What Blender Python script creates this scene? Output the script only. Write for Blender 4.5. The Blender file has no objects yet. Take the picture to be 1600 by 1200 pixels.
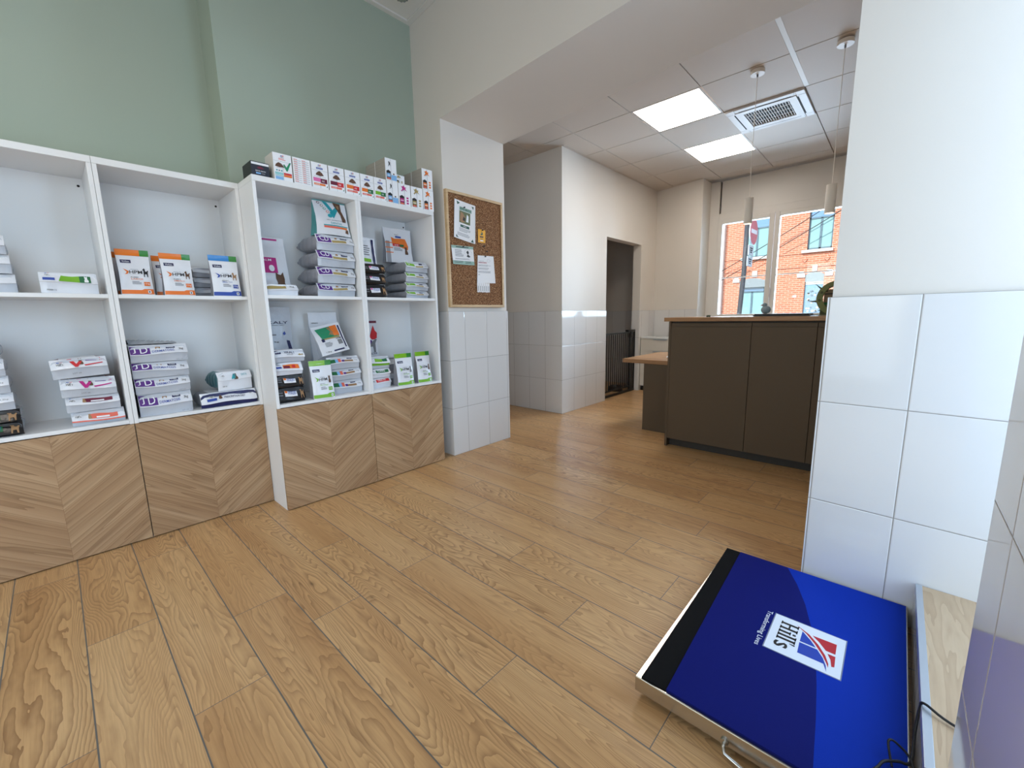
import bpy, math, random
from mathutils import Vector, Matrix, noise
from mathutils.geometry import tessellate_polygon
PI = math.pi
random.seed(7)
scene = bpy.context.scene
COL = scene.collection

# ---------------------------------------------------------------- camera, world, lights, exposure
F_PX = 654.382
yaw, pitch, roll = math.radians(47.279), math.radians(9.2144), math.radians(-1.1176)
fw = Vector((math.sin(yaw)*math.cos(pitch), math.cos(yaw)*math.cos(pitch), -math.sin(pitch)))
rt = fw.cross(Vector((0, 0, 1))).normalized()
up = rt.cross(fw)
r2 = rt*math.cos(roll) + up*math.sin(roll)
u2 = -rt*math.sin(roll) + up*math.cos(roll)
cd = bpy.data.cameras.new('camera')
cd.sensor_fit = 'HORIZONTAL'; cd.sensor_width = 36; cd.lens = F_PX/1600*36; cd.clip_start = 0.02; cd.clip_end = 200
cam = bpy.data.objects.new('camera', cd); COL.objects.link(cam)
m = Matrix((r2, u2, -fw)).transposed().to_4x4(); m.translation = Vector((-2.0249, -2.6270, 1.1433))
cam.matrix_world = m
scene.camera = cam

vs = scene.view_settings
vs.view_transform = 'Standard'; vs.look = 'None'; vs.gamma = 1; vs.use_curve_mapping = False
vs.exposure = 0.35

world = bpy.data.worlds.new('sky'); scene.world = world; world.use_nodes = True
nt = world.node_tree; nt.nodes.clear()
sky = nt.nodes.new('ShaderNodeTexSky'); sky.sky_type = 'NISHITA'; sky.sun_disc = False
sky.sun_elevation = math.radians(42); sky.sun_rotation = math.radians(250); sky.air_density = 1.2
bg = nt.nodes.new('ShaderNodeBackground'); bg.inputs['Strength'].default_value = 0.30
wo = nt.nodes.new('ShaderNodeOutputWorld')
nt.links.new(sky.outputs[0], bg.inputs[0]); nt.links.new(bg.outputs[0], wo.inputs[0])

def light(name, kind, loc, direction, energy, color, **kw):
    ld = bpy.data.lights.new(name, kind); ld.energy = energy; ld.color = color
    for k, v in kw.items(): setattr(ld, k, v)
    o = bpy.data.objects.new(name, ld); COL.objects.link(o); o.location = loc
    o.rotation_euler = Vector(direction).to_track_quat('-Z', 'Y').to_euler()
    return o
light('sun', 'SUN', (0, 0, 20), (0.80, -0.36, -0.62), 4.8, (1.0, 0.93, 0.84), angle=0.009)
# daylight coming in through the windows
DAY = (0.66, 0.81, 1.0)
light('daylight_alcove', 'AREA', (-0.48, -3.34, 1.45), (0, 1, -0.12), 22, (0.52, 0.73, 1.0), shape='RECTANGLE', size=0.78, size_y=2.3)
light('daylight_shopfront', 'AREA', (-3.05, -2.86, 1.45), (0.0, 1, -0.1), 26, (0.58, 0.77, 1.0), shape='RECTANGLE', size=1.5, size_y=2.2)
light('daylight_entrance', 'AREA', (-4.66, -1.2, 1.4), (1, 0, -0.1), 15, (0.66, 0.82, 1.0), shape='RECTANGLE', size=1.6, size_y=2.2)
light('daylight_reception', 'AREA', (4.64, -1.35, 1.72), (-1, 0, -0.1), 70, (0.70, 0.83, 1.0), shape='RECTANGLE', size=1.5, size_y=1.4)
light('daylight_street', 'AREA', (4.98, -1.95, 1.85), (-0.38, 1, -0.06), 150, (0.62, 0.78, 1.0), shape='RECTANGLE', size=0.8, size_y=1.4)

# ---------------------------------------------------------------- materials
def lin(c):
    return tuple((x/12.92 if x <= .04045 else ((x+.055)/1.055)**2.4) for x in c)
def rgb(r, g, b): return lin((r/255, g/255, b/255)) + (1,)
MATS = {}
def mat(name, c=(200, 200, 200), rough=.5, metal=0, spec=.5, coat=0, trans=0, emit=None, es=0, bump=0, bscale=200):
    if name in MATS: return MATS[name]
    m = bpy.data.materials.new(name); m.use_nodes = True
    b = m.node_tree.nodes['Principled BSDF']
    b.inputs['Base Color'].default_value = rgb(*c)
    b.inputs['Roughness'].default_value = rough; b.inputs['Metallic'].default_value = metal
    b.inputs['Specular IOR Level'].default_value = spec; b.inputs['Coat Weight'].default_value = coat
    if emit: b.inputs['Emission Color'].default_value = rgb(*emit); b.inputs['Emission Strength'].default_value = es
    if bump:
        n = N(m, 'ShaderNodeTexNoise'); n.inputs['Scale'].default_value = bscale; n.inputs['Detail'].default_value = 4
        t = N(m, 'ShaderNodeTexCoord'); Lk(m, t.outputs['Object'], n.inputs['Vector'])
        bp = N(m, 'ShaderNodeBump'); bp.inputs['Strength'].default_value = bump; bp.inputs['Distance'].default_value = .004
        Lk(m, n.outputs['Fac'], bp.inputs['Height']); Lk(m, bp.outputs[0], b.inputs['Normal'])
    MATS[name] = m
    return m
def N(m, t, **kw):
    n = m.node_tree.nodes.new(t)
    for k, v in kw.items(): setattr(n, k, v)
    return n
def Lk(m, a, b): m.node_tree.links.new(a, b)
class G:
    """tiny expression helper for shader math"""
    def __init__(s, m): s.m = m
    def v(s, x, sock):
        if isinstance(x, (int, float)): sock.default_value = x
        else: Lk(s.m, x, sock)
    def op(s, o, a, b=0, c=0):
        n = N(s.m, 'ShaderNodeMath', operation=o); s.v(a, n.inputs[0]); s.v(b, n.inputs[1]); s.v(c, n.inputs[2]); return n.outputs[0]
    def comb(s, x, y, z):
        n = N(s.m, 'ShaderNodeCombineXYZ'); s.v(x, n.inputs[0]); s.v(y, n.inputs[1]); s.v(z, n.inputs[2]); return n.outputs[0]
    def noise(s, vec, scale, detail=3, rough=.5, dist=0):
        n = N(s.m, 'ShaderNodeTexNoise'); Lk(s.m, vec, n.inputs['Vector']); n.inputs['Scale'].default_value = scale
        n.inputs['Detail'].default_value = detail; n.inputs['Roughness'].default_value = rough; n.inputs['Distortion'].default_value = dist
        return n.outputs['Fac']
    def white(s, vec):
        n = N(s.m, 'ShaderNodeTexWhiteNoise'); n.noise_dimensions = '3D'; Lk(s.m, vec, n.inputs['Vector']); return n
    def ramp(s, f, stops):
        n = N(s.m, 'ShaderNodeValToRGB'); s.v(f, n.inputs[0]); e = n.color_ramp.elements
        while len(e) < len(stops): e.new(.5)
        for i, (p, c) in enumerate(stops): e[i].position = p; e[i].color = c if len(c) == 4 else rgb(*c)
        return n.outputs[0]
    def mix(s, f, a, b, mode='MIX'):
        n = N(s.m, 'ShaderNodeMix', data_type='RGBA', blend_type=mode); s.v(f, n.inputs[0])
        for x, k in ((a, 6), (b, 7)):
            if isinstance(x, tuple): n.inputs[k].default_value = x if len(x) == 4 else rgb(*x)
            else: Lk(s.m, x, n.inputs[k])
        return n.outputs[2]
def base(name, rough=.5, spec=.5, coat=0):
    m = bpy.data.materials.new(name); m.use_nodes = True; b = m.node_tree.nodes['Principled BSDF']
    b.inputs['Roughness'].default_value = rough; b.inputs['Specular IOR Level'].default_value = spec; b.inputs['Coat Weight'].default_value = coat
    MATS[name] = m
    return m, b, G(m)
def xyz(m, kind='geo'):
    if kind == 'geo': s = N(m, 'ShaderNodeNewGeometry').outputs['Position']
    else: s = N(m, 'ShaderNodeTexCoord').outputs['Object']
    p = N(m, 'ShaderNodeSeparateXYZ'); Lk(m, s, p.inputs[0]); return p.outputs[0], p.outputs[1], p.outputs[2]

def paint(name, c, rough=.6, var=.03):
    m, b, g = base(name, rough, .3)
    t = N(m, 'ShaderNodeNewGeometry').outputs['Position']
    f = g.noise(t, 1.3, 3)
    d = tuple(max(0, x-8) for x in c)
    Lk(m, g.mix(f, c, d), b.inputs['Base Color'])
    bp = N(m, 'ShaderNodeBump'); bp.inputs['Strength'].default_value = .08; bp.inputs['Distance'].default_value = .002
    Lk(m, g.noise(t, 350, 2), bp.inputs['Height']); Lk(m, bp.outputs[0], b.inputs['Normal'])
    return m
M_white = paint('wall_paint_white', (228, 220, 210))
M_whitec = paint('wall_paint_ceiling', (198, 190, 182))
M_green = paint('wall_paint_green', (170, 181, 165))
M_ceil = paint('ceiling_paint', (225, 220, 212))

def tile(name, axis, off, c=(222, 219, 216)):
    m, b, g = base(name, .07, .5)
    x, y, z = xyz(m); h = {'x': x, 'y': y}[axis]
    def line(v, o, p, w):
        a = g.op('MODULO', g.op('ADD', g.op('SUBTRACT', v, o), 100*p), p)
        d = g.op('MINIMUM', a, g.op('SUBTRACT', p, a))
        return g.op('LESS_THAN', d, w), d
    l1, d1 = line(h, off, .2500, .0014); l2, d2 = line(z, 1.19, .3967, .0014)
    l = g.op('MAXIMUM', l1, l2)
    cell = g.comb(g.op('FLOOR', g.op('DIVIDE', g.op('SUBTRACT', h, off), .25)), g.op('FLOOR', g.op('DIVIDE', g.op('SUBTRACT', z, 1.19), .3967)), 0)
    wn = g.white(cell)
    tone = g.mix(wn.outputs['Value'], c, tuple(v-4 for v in c))
    Lk(m, g.mix(l, tone, (150, 143, 136)), b.inputs['Base Color'])
    Lk(m, g.op('ADD', g.op('MULTIPLY', l, .6), .07), b.inputs['Roughness'])
    bp = N(m, 'ShaderNodeBump'); bp.inputs['Strength'].default_value = .5; bp.inputs['Distance'].default_value = .002
    dd = g.op('MINIMUM', g.op('MULTIPLY', g.op('MINIMUM', d1, d2), 250), 1)
    Lk(m, dd, bp.inputs['Height']); Lk(m, bp.outputs[0], b.inputs['Normal'])
    return m
M_tile_pier = tile('tile_pier', 'y', -2.674)
M_tile_x = tile('tile_cross', 'x', .275)
M_tile_grey = tile('tile_corridor', 'y', .190)
M_tile_back = tile('tile_back', 'x', 2.134)
M_tile_far = tile('tile_far', 'y', -.065)
M_tile_side = tile('tile_side', 'x', -1.07)

def floor_mat():
    m, b, g = base('floor_planks', .32, .4)
    x, y, z = xyz(m)
    W, X0, L = .1985, -2.09, 1.195
    k = g.op('DIVIDE', g.op('SUBTRACT', x, X0), W); si = g.op('FLOOR', k)
    known = {0: -1.12, 1: -.0, 2: -.81, 3: -1.07, 4: -1.77, 5: -1.04, 6: -1.80, 7: -1.06, 8: -.82, -1: -1.12}
    known = {-1: -1.12, 0: -.585, 1: -1.207, 2: -.81, 3: -1.07, 4: -1.77, 5: -1.047, 6: -1.797, 7: -1.36, 8: -.82, 9: -.55, 10: -1.45, 11: -1.95}
    off = g.op('MULTIPLY', g.white(g.comb(si, 3.3, 0)).outputs['Value'], L)
    isk = 0
    tot = 0
    for a, o in known.items():
        c = g.op('COMPARE', si, a, .1)
        tot = g.op('ADD', tot, g.op('MULTIPLY', c, o)); isk = g.op('ADD', isk, c)
    off = g.op('ADD', g.op('MULTIPLY', off, g.op('SUBTRACT', 1, isk)), tot)
    l = g.op('DIVIDE', g.op('SUBTRACT', y, off), L); li = g.op('FLOOR', l)
    fx = g.op('MULTIPLY', g.op('FRACT', k), W); fy = g.op('MULTIPLY', g.op('FRACT', l), L)
    dx = g.op('MINIMUM', fx, g.op('SUBTRACT', W, fx)); dy = g.op('MINIMUM', fy, g.op('SUBTRACT', L, fy))
    gr = g.op('MAXIMUM', g.op('LESS_THAN', dx, .0020), g.op('LESS_THAN', dy, .0013))
    rnd = g.white(g.comb(si, li, 1.7)); rv = rnd.outputs['Value']
    seed = g.op('MULTIPLY', rv, 37.0)
    p1 = g.comb(g.op('ADD', g.op('MULTIPLY', x, 7.5), seed), g.op('ADD', g.op('MULTIPLY', y, 0.85), seed), seed)
    base_n = g.noise(p1, 1.0, 1.5, .45, .35)
    warp = g.noise(g.comb(g.op('ADD', g.op('MULTIPLY', x, 30), seed), g.op('ADD', g.op('MULTIPLY', y, 9), seed), 0), 1.0, 2, .5)
    ph = g.op('ADD', g.op('MULTIPLY', base_n, 44), g.op('MULTIPLY', warp, 1.3))
    rings = g.op('FRACT', ph)                                   # growth-ring contours
    ringl = g.op('POWER', rings, 2.4)
    p2 = g.comb(g.op('MULTIPLY', x, 160), g.op('MULTIPLY', y, 5), seed)
    fine = g.noise(p2, 1.0, 4, .6)
    big = g.noise(p1, .55, 2, .5)
    strength = g.op('MULTIPLY', g.op('ADD', .25, g.op('MULTIPLY', rnd.outputs['Color'], .6)), 1)
    tone = g.ramp(big, [(.3, (192, 147, 98)), (.5, (209, 166, 115)), (.72, (219, 180, 130))])
    tone = g.mix(g.op('MULTIPLY', ringl, strength), tone, (128, 88, 54))
    tone = g.mix(g.op('MULTIPLY', g.op('SUBTRACT', fine, .38), .8), tone, (138, 94, 54))
    streak = g.noise(g.comb(g.op('ADD', g.op('MULTIPLY', x, 38), seed), g.op('ADD', g.op('MULTIPLY', y, 2.4), seed), seed), 1.0, 3, .6)
    tone = g.mix(g.op('MULTIPLY', g.op('MAXIMUM', g.op('SUBTRACT', streak, .60), 0), 3.2), tone, (110, 70, 40))
    tone = g.mix(g.op('MULTIPLY', rv, .10), tone, (156, 110, 66))
    # knots
    vo = N(m, 'ShaderNodeTexVoronoi'); vo.inputs['Scale'].default_value = 1.0
    Lk(m, g.comb(g.op('ADD', g.op('MULTIPLY', x, 7), seed), g.op('ADD', g.op('MULTIPLY', y, 3.2), seed), seed), vo.inputs['Vector'])
    kd = g.op('ADD', vo.outputs['Distance'], g.op('MULTIPLY', g.op('SUBTRACT', warp, .5), .12))
    kn = g.ramp(kd, [(.0, (255, 255, 255)), (.045, (150, 150, 150)), (.11, (0, 0, 0))])
    sep = N(m, 'ShaderNodeSeparateColor'); Lk(m, kn, sep.inputs[0])
    tone = g.mix(g.op('MULTIPLY', sep.outputs[0], .72), tone, (84, 54, 32))
    Lk(m, g.mix(gr, tone, (104, 98, 92)), b.inputs['Base Color'])
    Lk(m, g.op('ADD', .27, g.op('MULTIPLY', fine, .16)), b.inputs['Roughness'])
    bp = N(m, 'ShaderNodeBump'); bp.inputs['Strength'].default_value = .35; bp.inputs['Distance'].default_value = .0015
    hh = g.op('SUBTRACT', g.op('MULTIPLY', ringl, -.25), g.op('MULTIPLY', gr, 1.5))
    Lk(m, hh, bp.inputs['Height']); Lk(m, bp.outputs[0], b.inputs['Normal'])
    return m
M_floor = floor_mat()

def chevron():
    m, b, g = base('oak_chevron_veneer', .45, .35)
    x, y, z = xyz(m, 'obj')
    oi = N(m, 'ShaderNodeObjectInfo').outputs['Random']; seed = g.op('MULTIPLY', oi, 60)
    ax = g.op('ABSOLUTE', x); sg = g.op('SIGN', x)
    ca, sa = math.cos(math.radians(36)), math.sin(math.radians(36))
    across = g.op('SUBTRACT', g.op('MULTIPLY', z, ca), g.op('MULTIPLY', ax, sa))
    along = g.op('ADD', g.op('MULTIPLY', z, sa), g.op('MULTIPLY', ax, ca))
    st = g.op('FLOOR', g.op('ADD', g.op('DIVIDE', across, .083), .37))
    wn = g.white(g.comb(st, sg, seed)).outputs['Value']
    s2 = g.op('ADD', seed, g.op('MULTIPLY', sg, 4.1))
    p = g.comb(g.op('MULTIPLY', across, 20), g.op('ADD', g.op('MULTIPLY', along, .9), s2), s2)
    big = g.noise(p, 1, 2, .5, .0)
    rings = g.op('POWER', g.op('FRACT', g.op('ADD', g.op('MULTIPLY', big, 7), g.op('MULTIPLY', across, 40))), 3)
    fine = g.noise(g.comb(g.op('MULTIPLY', across, 260), g.op('MULTIPLY', along, 7), s2), 1, 3, .6)
    tone = g.ramp(big, [(.3, (166, 132, 98)), (.5, (182, 148, 112)), (.7, (196, 164, 128))])
    tone = g.mix(g.op('MULTIPLY', rings, .62), tone, (116, 86, 58))
    tone = g.mix(g.op('MULTIPLY', g.op('SUBTRACT', fine, .35), .55), tone, (128, 94, 62))
    tone = g.mix(g.op('MULTIPLY', wn, .30), tone, (150, 110, 76))
    tone = g.mix(g.op('LESS_THAN', ax, .0004), tone, (130, 96, 66))
    Lk(m, tone, b.inputs['Base Color'])
    bp = N(m, 'ShaderNodeBump'); bp.inputs['Strength'].default_value = .2; bp.inputs['Distance'].default_value = .001
    Lk(m, fine, bp.inputs['Height']); Lk(m, bp.outputs[0], b.inputs['Normal'])
    return m
M_chev = chevron()

def wood(name, c1, c2, c3, axis='y', rough=.4, s=1.0):
    m, b, g = base(name, rough, .4)
    x, y, z = xyz(m)
    sc = {'x': (1.6, 14, 14), 'y': (14, 1.6, 14)}[axis]
    p = g.comb(g.op('MULTIPLY', x, sc[0]*s), g.op('MULTIPLY', y, sc[1]*s), g.op('MULTIPLY', z, sc[2]*s))
    n = g.noise(p, 1, 3, .5, .6)
    r = g.op('POWER', g.op('FRACT', g.op('MULTIPLY', n, 10)), 2)
    f = g.noise(g.comb(g.op('MULTIPLY', x, sc[0]*12), g.op('MULTIPLY', y, sc[1]*12), g.op('MULTIPLY', z, 90)), 1, 3, .6)
    t = g.ramp(n, [(.3, c1), (.7, c2)]); t = g.mix(g.op('MULTIPLY', r, .35), t, c3); t = g.mix(g.op('MULTIPLY', f, .25), t, c3)
    Lk(m, t, b.inputs['Base Color'])
    return m
M_wtop = wood('oak_worktop', (160, 116, 76), (186, 142, 98), (112, 74, 44), 'y')
M_bench = wood('oak_step_top', (186, 158, 126), (206, 180, 148), (140, 110, 80), 'x', .4, .8)
M_pine = wood('pine_frame', (206, 172, 128), (222, 192, 150), (176, 140, 98), 'x', .5)

def cork():
    m, b, g = base('cork', .9, .2)
    x, y, z = xyz(m); v = g.comb(x, y, z)
    n = g.noise(v, 130, 3, .7); n2 = g.noise(v, 260, 2, .5)
    t = g.ramp(n, [(.36, (66, 38, 22)), (.46, (122, 82, 52)), (.56, (146, 102, 68)), (.68, (196, 158, 118))])
    t = g.mix(g.op('MULTIPLY', g.op('GREATER_THAN', n2, .68), .8), t, (222, 196, 160))
    Lk(m, t, b.inputs['Base Color'])
    bp = N(m, 'ShaderNodeBump'); bp.inputs['Strength'].default_value = .4; bp.inputs['Distance'].default_value = .002
    Lk(m, n, bp.inputs['Height']); Lk(m, bp.outputs[0], b.inputs['Normal'])
    return m
M_cork = cork()

def brick():
    m, b, g = base('brick', .8, .2)
    x, y, z = xyz(m)
    br = N(m, 'ShaderNodeTexBrick'); br.inputs['Scale'].default_value = 1
    br.inputs['Brick Width'].default_value = .30; br.inputs['Row Height'].default_value = .10; br.inputs['Mortar Size'].default_value = .016
    br.inputs['Color1'].default_value = rgb(192, 104, 78); br.inputs['Color2'].default_value = rgb(210, 128, 100); br.inputs['Mortar'].default_value = rgb(222, 176, 152)
    Lk(m, g.comb(y, z, 0), br.inputs['Vector'])
    n = g.noise(g.comb(x, y, z), 1.5, 3)
    Lk(m, g.mix(g.op('MULTIPLY', n, .3), br.outputs['Color'], (236, 150, 110)), b.inputs['Base Color'])
    return m
M_brick = brick()

def glass_mat(name='window_glass', tint=(235, 242, 245)):
    m = bpy.data.materials.new(name); m.use_nodes = True; n = m.node_tree.nodes; n.clear()
    t = N(m, 'ShaderNodeBsdfTransparent'); t.inputs[0].default_value = rgb(*tint)
    gl = N(m, 'ShaderNodeBsdfGlossy'); gl.inputs['Roughness'].default_value = .01
    fr = N(m, 'ShaderNodeFresnel'); fr.inputs[0].default_value = 1.45
    mx = N(m, 'ShaderNodeMixShader'); o = N(m, 'ShaderNodeOutputMaterial')
    Lk(m, fr.outputs[0], mx.inputs[0]); Lk(m, t.outputs[0], mx.inputs[1]); Lk(m, gl.outputs[0], mx.inputs[2]); Lk(m, mx.outputs[0], o.inputs[0])
    MATS[name] = m
    return m
M_glass = glass_mat()

M_lam = mat('white_laminate', (236, 235, 234), .35)
M_panel = mat('taupe_laminate', (92, 76, 58), .5, spec=.3, bump=.05, bscale=300)
M_plinth = mat('dark_plinth', (52, 46, 40), .6)
M_black = mat('black_metal', (16, 15, 15), .4)
M_blackp = mat('black_plastic', (22, 22, 24), .45)
M_steel = mat('brushed_steel', (200, 196, 188), .22, metal=1, bump=.05, bscale=80)
M_alu = mat('aluminium_trim', (190, 196, 204), .35, metal=.7)
M_pvc = mat('window_frame_white', (214, 208, 200), .35)
M_plastic = mat('white_plastic', (212, 204, 198), .4)
M_dark = mat('dark_gap', (20, 18, 17), .8)
M_led = mat('led_diffuser', (255, 250, 244), .5, emit=(255, 246, 234), es=11)
M_bulb = mat('lamp_bulb', (255, 245, 225), .5, emit=(255, 236, 205), es=2.2)
M_paper = mat('paper', (238, 236, 236), .7)
M_ink = mat('ink_grey', (128, 128, 132), .7)
M_inkd = mat('ink_dark', (40, 42, 46), .7)
M_hole = mat('screw_hole', (12, 12, 12), .8)

# ---------------------------------------------------------------- mesh builder
FONT = {}
def glyphs(s, bold=False):
    if s in FONT: return FONT[s]
    cu = bpy.data.curves.new('t', 'FONT'); cu.body = s; cu.size = 1; cu.resolution_u = 2; cu.fill_mode = 'FRONT'; cu.offset = .012 if bold else .004
    o = bpy.data.objects.new('t', cu); COL.objects.link(o)
    bpy.context.view_layer.update()
    me = bpy.data.meshes.new_from_object(o.evaluated_get(bpy.context.evaluated_depsgraph_get()))
    V = [(v.co.x, v.co.y) for v in me.vertices]; Fs = [tuple(p.vertices) for p in me.polygons]
    bpy.data.objects.remove(o); bpy.data.meshes.remove(me); bpy.data.curves.remove(cu)
    x0 = min(v[0] for v in V); x1 = max(v[0] for v in V); y0 = min(v[1] for v in V); y1 = max(v[1] for v in V)
    V = [((a-x0)/(x1-x0), (b-y0)/(y1-y0)) for a, b in V]
    FONT[s] = (V, Fs)
    return FONT[s]

class MB:
    def __init__(s): s.v = []; s.f = []; s.m = []; s.mats = []; s.sm = []
    def mi(s, mt):
        if mt not in s.mats: s.mats.append(mt)
        return s.mats.index(mt)
    def add(s, vs, fs, mt, smooth=False):
        o = len(s.v); s.v += [tuple(v) for v in vs]; k = s.mi(mt)
        for f in fs: s.f.append(tuple(i+o for i in f)); s.m.append(k); s.sm.append(smooth)
    def box(s, x0, x1, y0, y1, z0, z1, mt):
        if x1 < x0: x0, x1 = x1, x0
        if y1 < y0: y0, y1 = y1, y0
        if z1 < z0: z0, z1 = z1, z0
        s.add([(x0,y0,z0),(x1,y0,z0),(x1,y1,z0),(x0,y1,z0),(x0,y0,z1),(x1,y0,z1),(x1,y1,z1),(x0,y1,z1)],
              [(0,3,2,1),(4,5,6,7),(0,1,5,4),(1,2,6,5),(2,3,7,6),(3,0,4,7)], mt)
        return s
    def prism(s, pts, z0, z1, mt):
        n = len(pts)
        s.add([(x, y, z0) for x, y in pts]+[(x, y, z1) for x, y in pts],
              [tuple(range(n))[::-1], tuple(range(n, 2*n))]+[(i, (i+1) % n, n+(i+1) % n, n+i) for i in range(n)], mt)
        return s
    def extr(s, pts, axis, a0, a1, mt, flat=True):
        """polygon in the plane across axis, extruded along it; concave outlines allowed"""
        def P(p, a): return {'x': (a, p[0], p[1]), 'y': (p[0], a, p[1]), 'z': (p[0], p[1], a)}[axis]
        n = len(pts); tr = tessellate_polygon([[Vector((p[0], p[1], 0)) for p in pts]])
        s.add([P(p, a0) for p in pts]+[P(p, a1) for p in pts],
              [tuple(t) for t in tr]+[tuple(i+n for i in t)[::-1] for t in tr]+[(i, (i+1) % n, n+(i+1) % n, n+i) for i in range(n)], mt)
        return s
    def cyl(s, p0, p1, r, mt, n=16, r1=None, caps=True, smooth=True):
        p0 = Vector(p0); p1 = Vector(p1); d = (p1-p0).normalized(); r1 = r if r1 is None else r1
        a = d.orthogonal().normalized(); b = d.cross(a)
        vs = [p0+(a*math.cos(2*PI*i/n)+b*math.sin(2*PI*i/n))*r for i in range(n)]+[p1+(a*math.cos(2*PI*i/n)+b*math.sin(2*PI*i/n))*r1 for i in range(n)]
        s.add(vs, [(i, (i+1) % n, n+(i+1) % n, n+i) for i in range(n)], mt, smooth)
        if caps: s.add(vs, [tuple(range(n))[::-1], tuple(range(n, 2*n))], mt)
        return s
    def tube(s, pts, r, mt, n=8):
        pts = [Vector(p) for p in pts]; vs = []; fs = []
        a = None
        for i, p in enumerate(pts):
            d = (pts[min(i+1, len(pts)-1)]-pts[max(i-1, 0)]).normalized()
            if a is None: a = d.orthogonal().normalized()
            a = (a-d*a.dot(d)).normalized(); b = d.cross(a)
            vs += [p+(a*math.cos(2*PI*k/n)+b*math.sin(2*PI*k/n))*r for k in range(n)]
        for i in range(len(pts)-1):
            for k in range(n): fs.append((i*n+k, i*n+(k+1) % n, (i+1)*n+(k+1) % n, (i+1)*n+k))
        fs += [tuple(range(n))[::-1], tuple(range((len(pts)-1)*n, len(pts)*n))]
        s.add(vs, fs, mt, True)
        return s
    def grid(s, fn, nu, nv, mt, smooth=True, u0=0, u1=1, v0=0, v1=1):
        vs = [fn(u0+(u1-u0)*i/nu, v0+(v1-v0)*j/nv) for j in range(nv+1) for i in range(nu+1)]
        s.add(vs, [(j*(nu+1)+i, j*(nu+1)+i+1, (j+1)*(nu+1)+i+1, (j+1)*(nu+1)+i) for j in range(nv) for i in range(nu)], mt, smooth)
        return s
    def sphere(s, c, r, mt, nu=14, nv=8):
        rx, ry, rz = r if isinstance(r, tuple) else (r, r, r)
        return s.grid(lambda u, v: (c[0]+rx*math.cos(2*PI*u)*math.sin(PI*v), c[1]+ry*math.sin(2*PI*u)*math.sin(PI*v), c[2]-rz*math.cos(PI*v)), nu, nv, mt)
    # decals on a surface fn(u, v, off)
    def rect(s, fn, u0, v0, u1, v1, mt, off=.0012, n=(3, 2)):
        n = (max(n[0], int(abs(u1-u0)/.10)+1), max(n[1], int(abs(v1-v0)/.08)+1)) if max(n) > 1 else n
        return s.grid(lambda u, v: fn(u, v, off), n[0], n[1], mt, True, u0, u1, v0, v1)
    def text(s, fn, t, u0, v0, u1, v1, mt, off=.0034):
        V, Fs = glyphs(t)
        s.add([fn(u0+a*(u1-u0), v0+b*(v1-v0), off) for a, b in V], Fs, mt)
        return s
    def poly(s, fn, pts, mt, off=.0024):
        tr = [tuple(t) for t in tessellate_polygon([[Vector((a, b, 0)) for a, b in pts]])]
        P_ = [tuple(p) for p in pts]; out = []; mid = {}; todo = tr
        while todo:
            t = todo.pop(); L_ = [(math.dist(P_[t[i]], P_[t[(i+1) % 3]]), i) for i in range(3)]
            l, i = max(L_)
            if l < .11 or len(P_) > 900: out.append(t); continue
            a, b, c = t[i], t[(i+1) % 3], t[(i+2) % 3]; k = (min(a, b), max(a, b))
            if k not in mid: P_.append(((P_[a][0]+P_[b][0])/2, (P_[a][1]+P_[b][1])/2)); mid[k] = len(P_)-1
            todo += [(a, mid[k], c), (mid[k], b, c)]
        s.add([fn(a, b, off) for a, b in P_], out, mt)
        return s
    def build(s, name, parent=None, loc=None, rot=None, bevel=0, seg=2):
        me = bpy.data.meshes.new(name); me.from_pydata(s.v, [], s.f); me.validate(); 
        for mt in s.mats: me.materials.append(mt)
        if len(me.polygons) == len(s.f):
            me.polygons.foreach_set('material_index', s.m); me.polygons.foreach_set('use_smooth', s.sm)
        else:
            key = {}
            for f, k, q in zip(s.f, s.m, s.sm): key[tuple(sorted(f))] = (k, q)
            for p in me.polygons: p.material_index, p.use_smooth = key.get(tuple(sorted(p.vertices)), (0, False))
        me.update()
        o = bpy.data.objects.new(name, me); COL.objects.link(o)
        if parent: o.parent = parent
        if loc is not None: o.location = loc
        if rot is not None: o.rotation_euler = rot
        if bevel:
            b = o.modifiers.new('bevel', 'BEVEL'); b.width = bevel; b.segments = seg; b.limit_method = 'ANGLE'; b.angle_limit = math.radians(50); b.harden_normals = False
        return o
def tag(o, label=None, cat=None, group=None, kind=None):
    if label: o['label'] = label
    if cat: o['category'] = cat
    if group: o['group'] = group
    if kind: o['kind'] = kind
    return o
def struct(o): return tag(o, kind='structure')
def empty(name, loc, label, cat, group=None, rz=0):
    o = bpy.data.objects.new(name, None); COL.objects.link(o); o.location = loc; o.rotation_euler = (0, 0, rz); o.empty_display_size = .05
    return tag(o, label, cat, group)
def copy_tree(o, parent=None):
    c = o.copy(); COL.objects.link(c); c.parent = parent
    for ch in list(o.children): copy_tree(ch, c)
    return c
def holes(mb, u0, u1, z0, z1, hs, put):
    """wall rectangle with rectangular openings, cut into blocks; put(u0,u1,z0,z1)"""
    us = sorted({u0, u1, *[h[0] for h in hs], *[h[1] for h in hs]}); zs = sorted({z0, z1, *[h[2] for h in hs], *[h[3] for h in hs]})
    for i in range(len(us)-1):
        for j in range(len(zs)-1):
            a, b, c, d = us[i], us[i+1], zs[j], zs[j+1]
            if a < u0-1e-6 or b > u1+1e-6 or c < z0-1e-6 or d > z1+1e-6: continue
            if any(a >= h[0]-1e-6 and b <= h[1]+1e-6 and c >= h[2]-1e-6 and d <= h[3]+1e-6 for h in hs): continue
            put(a, b, c, d)

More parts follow.
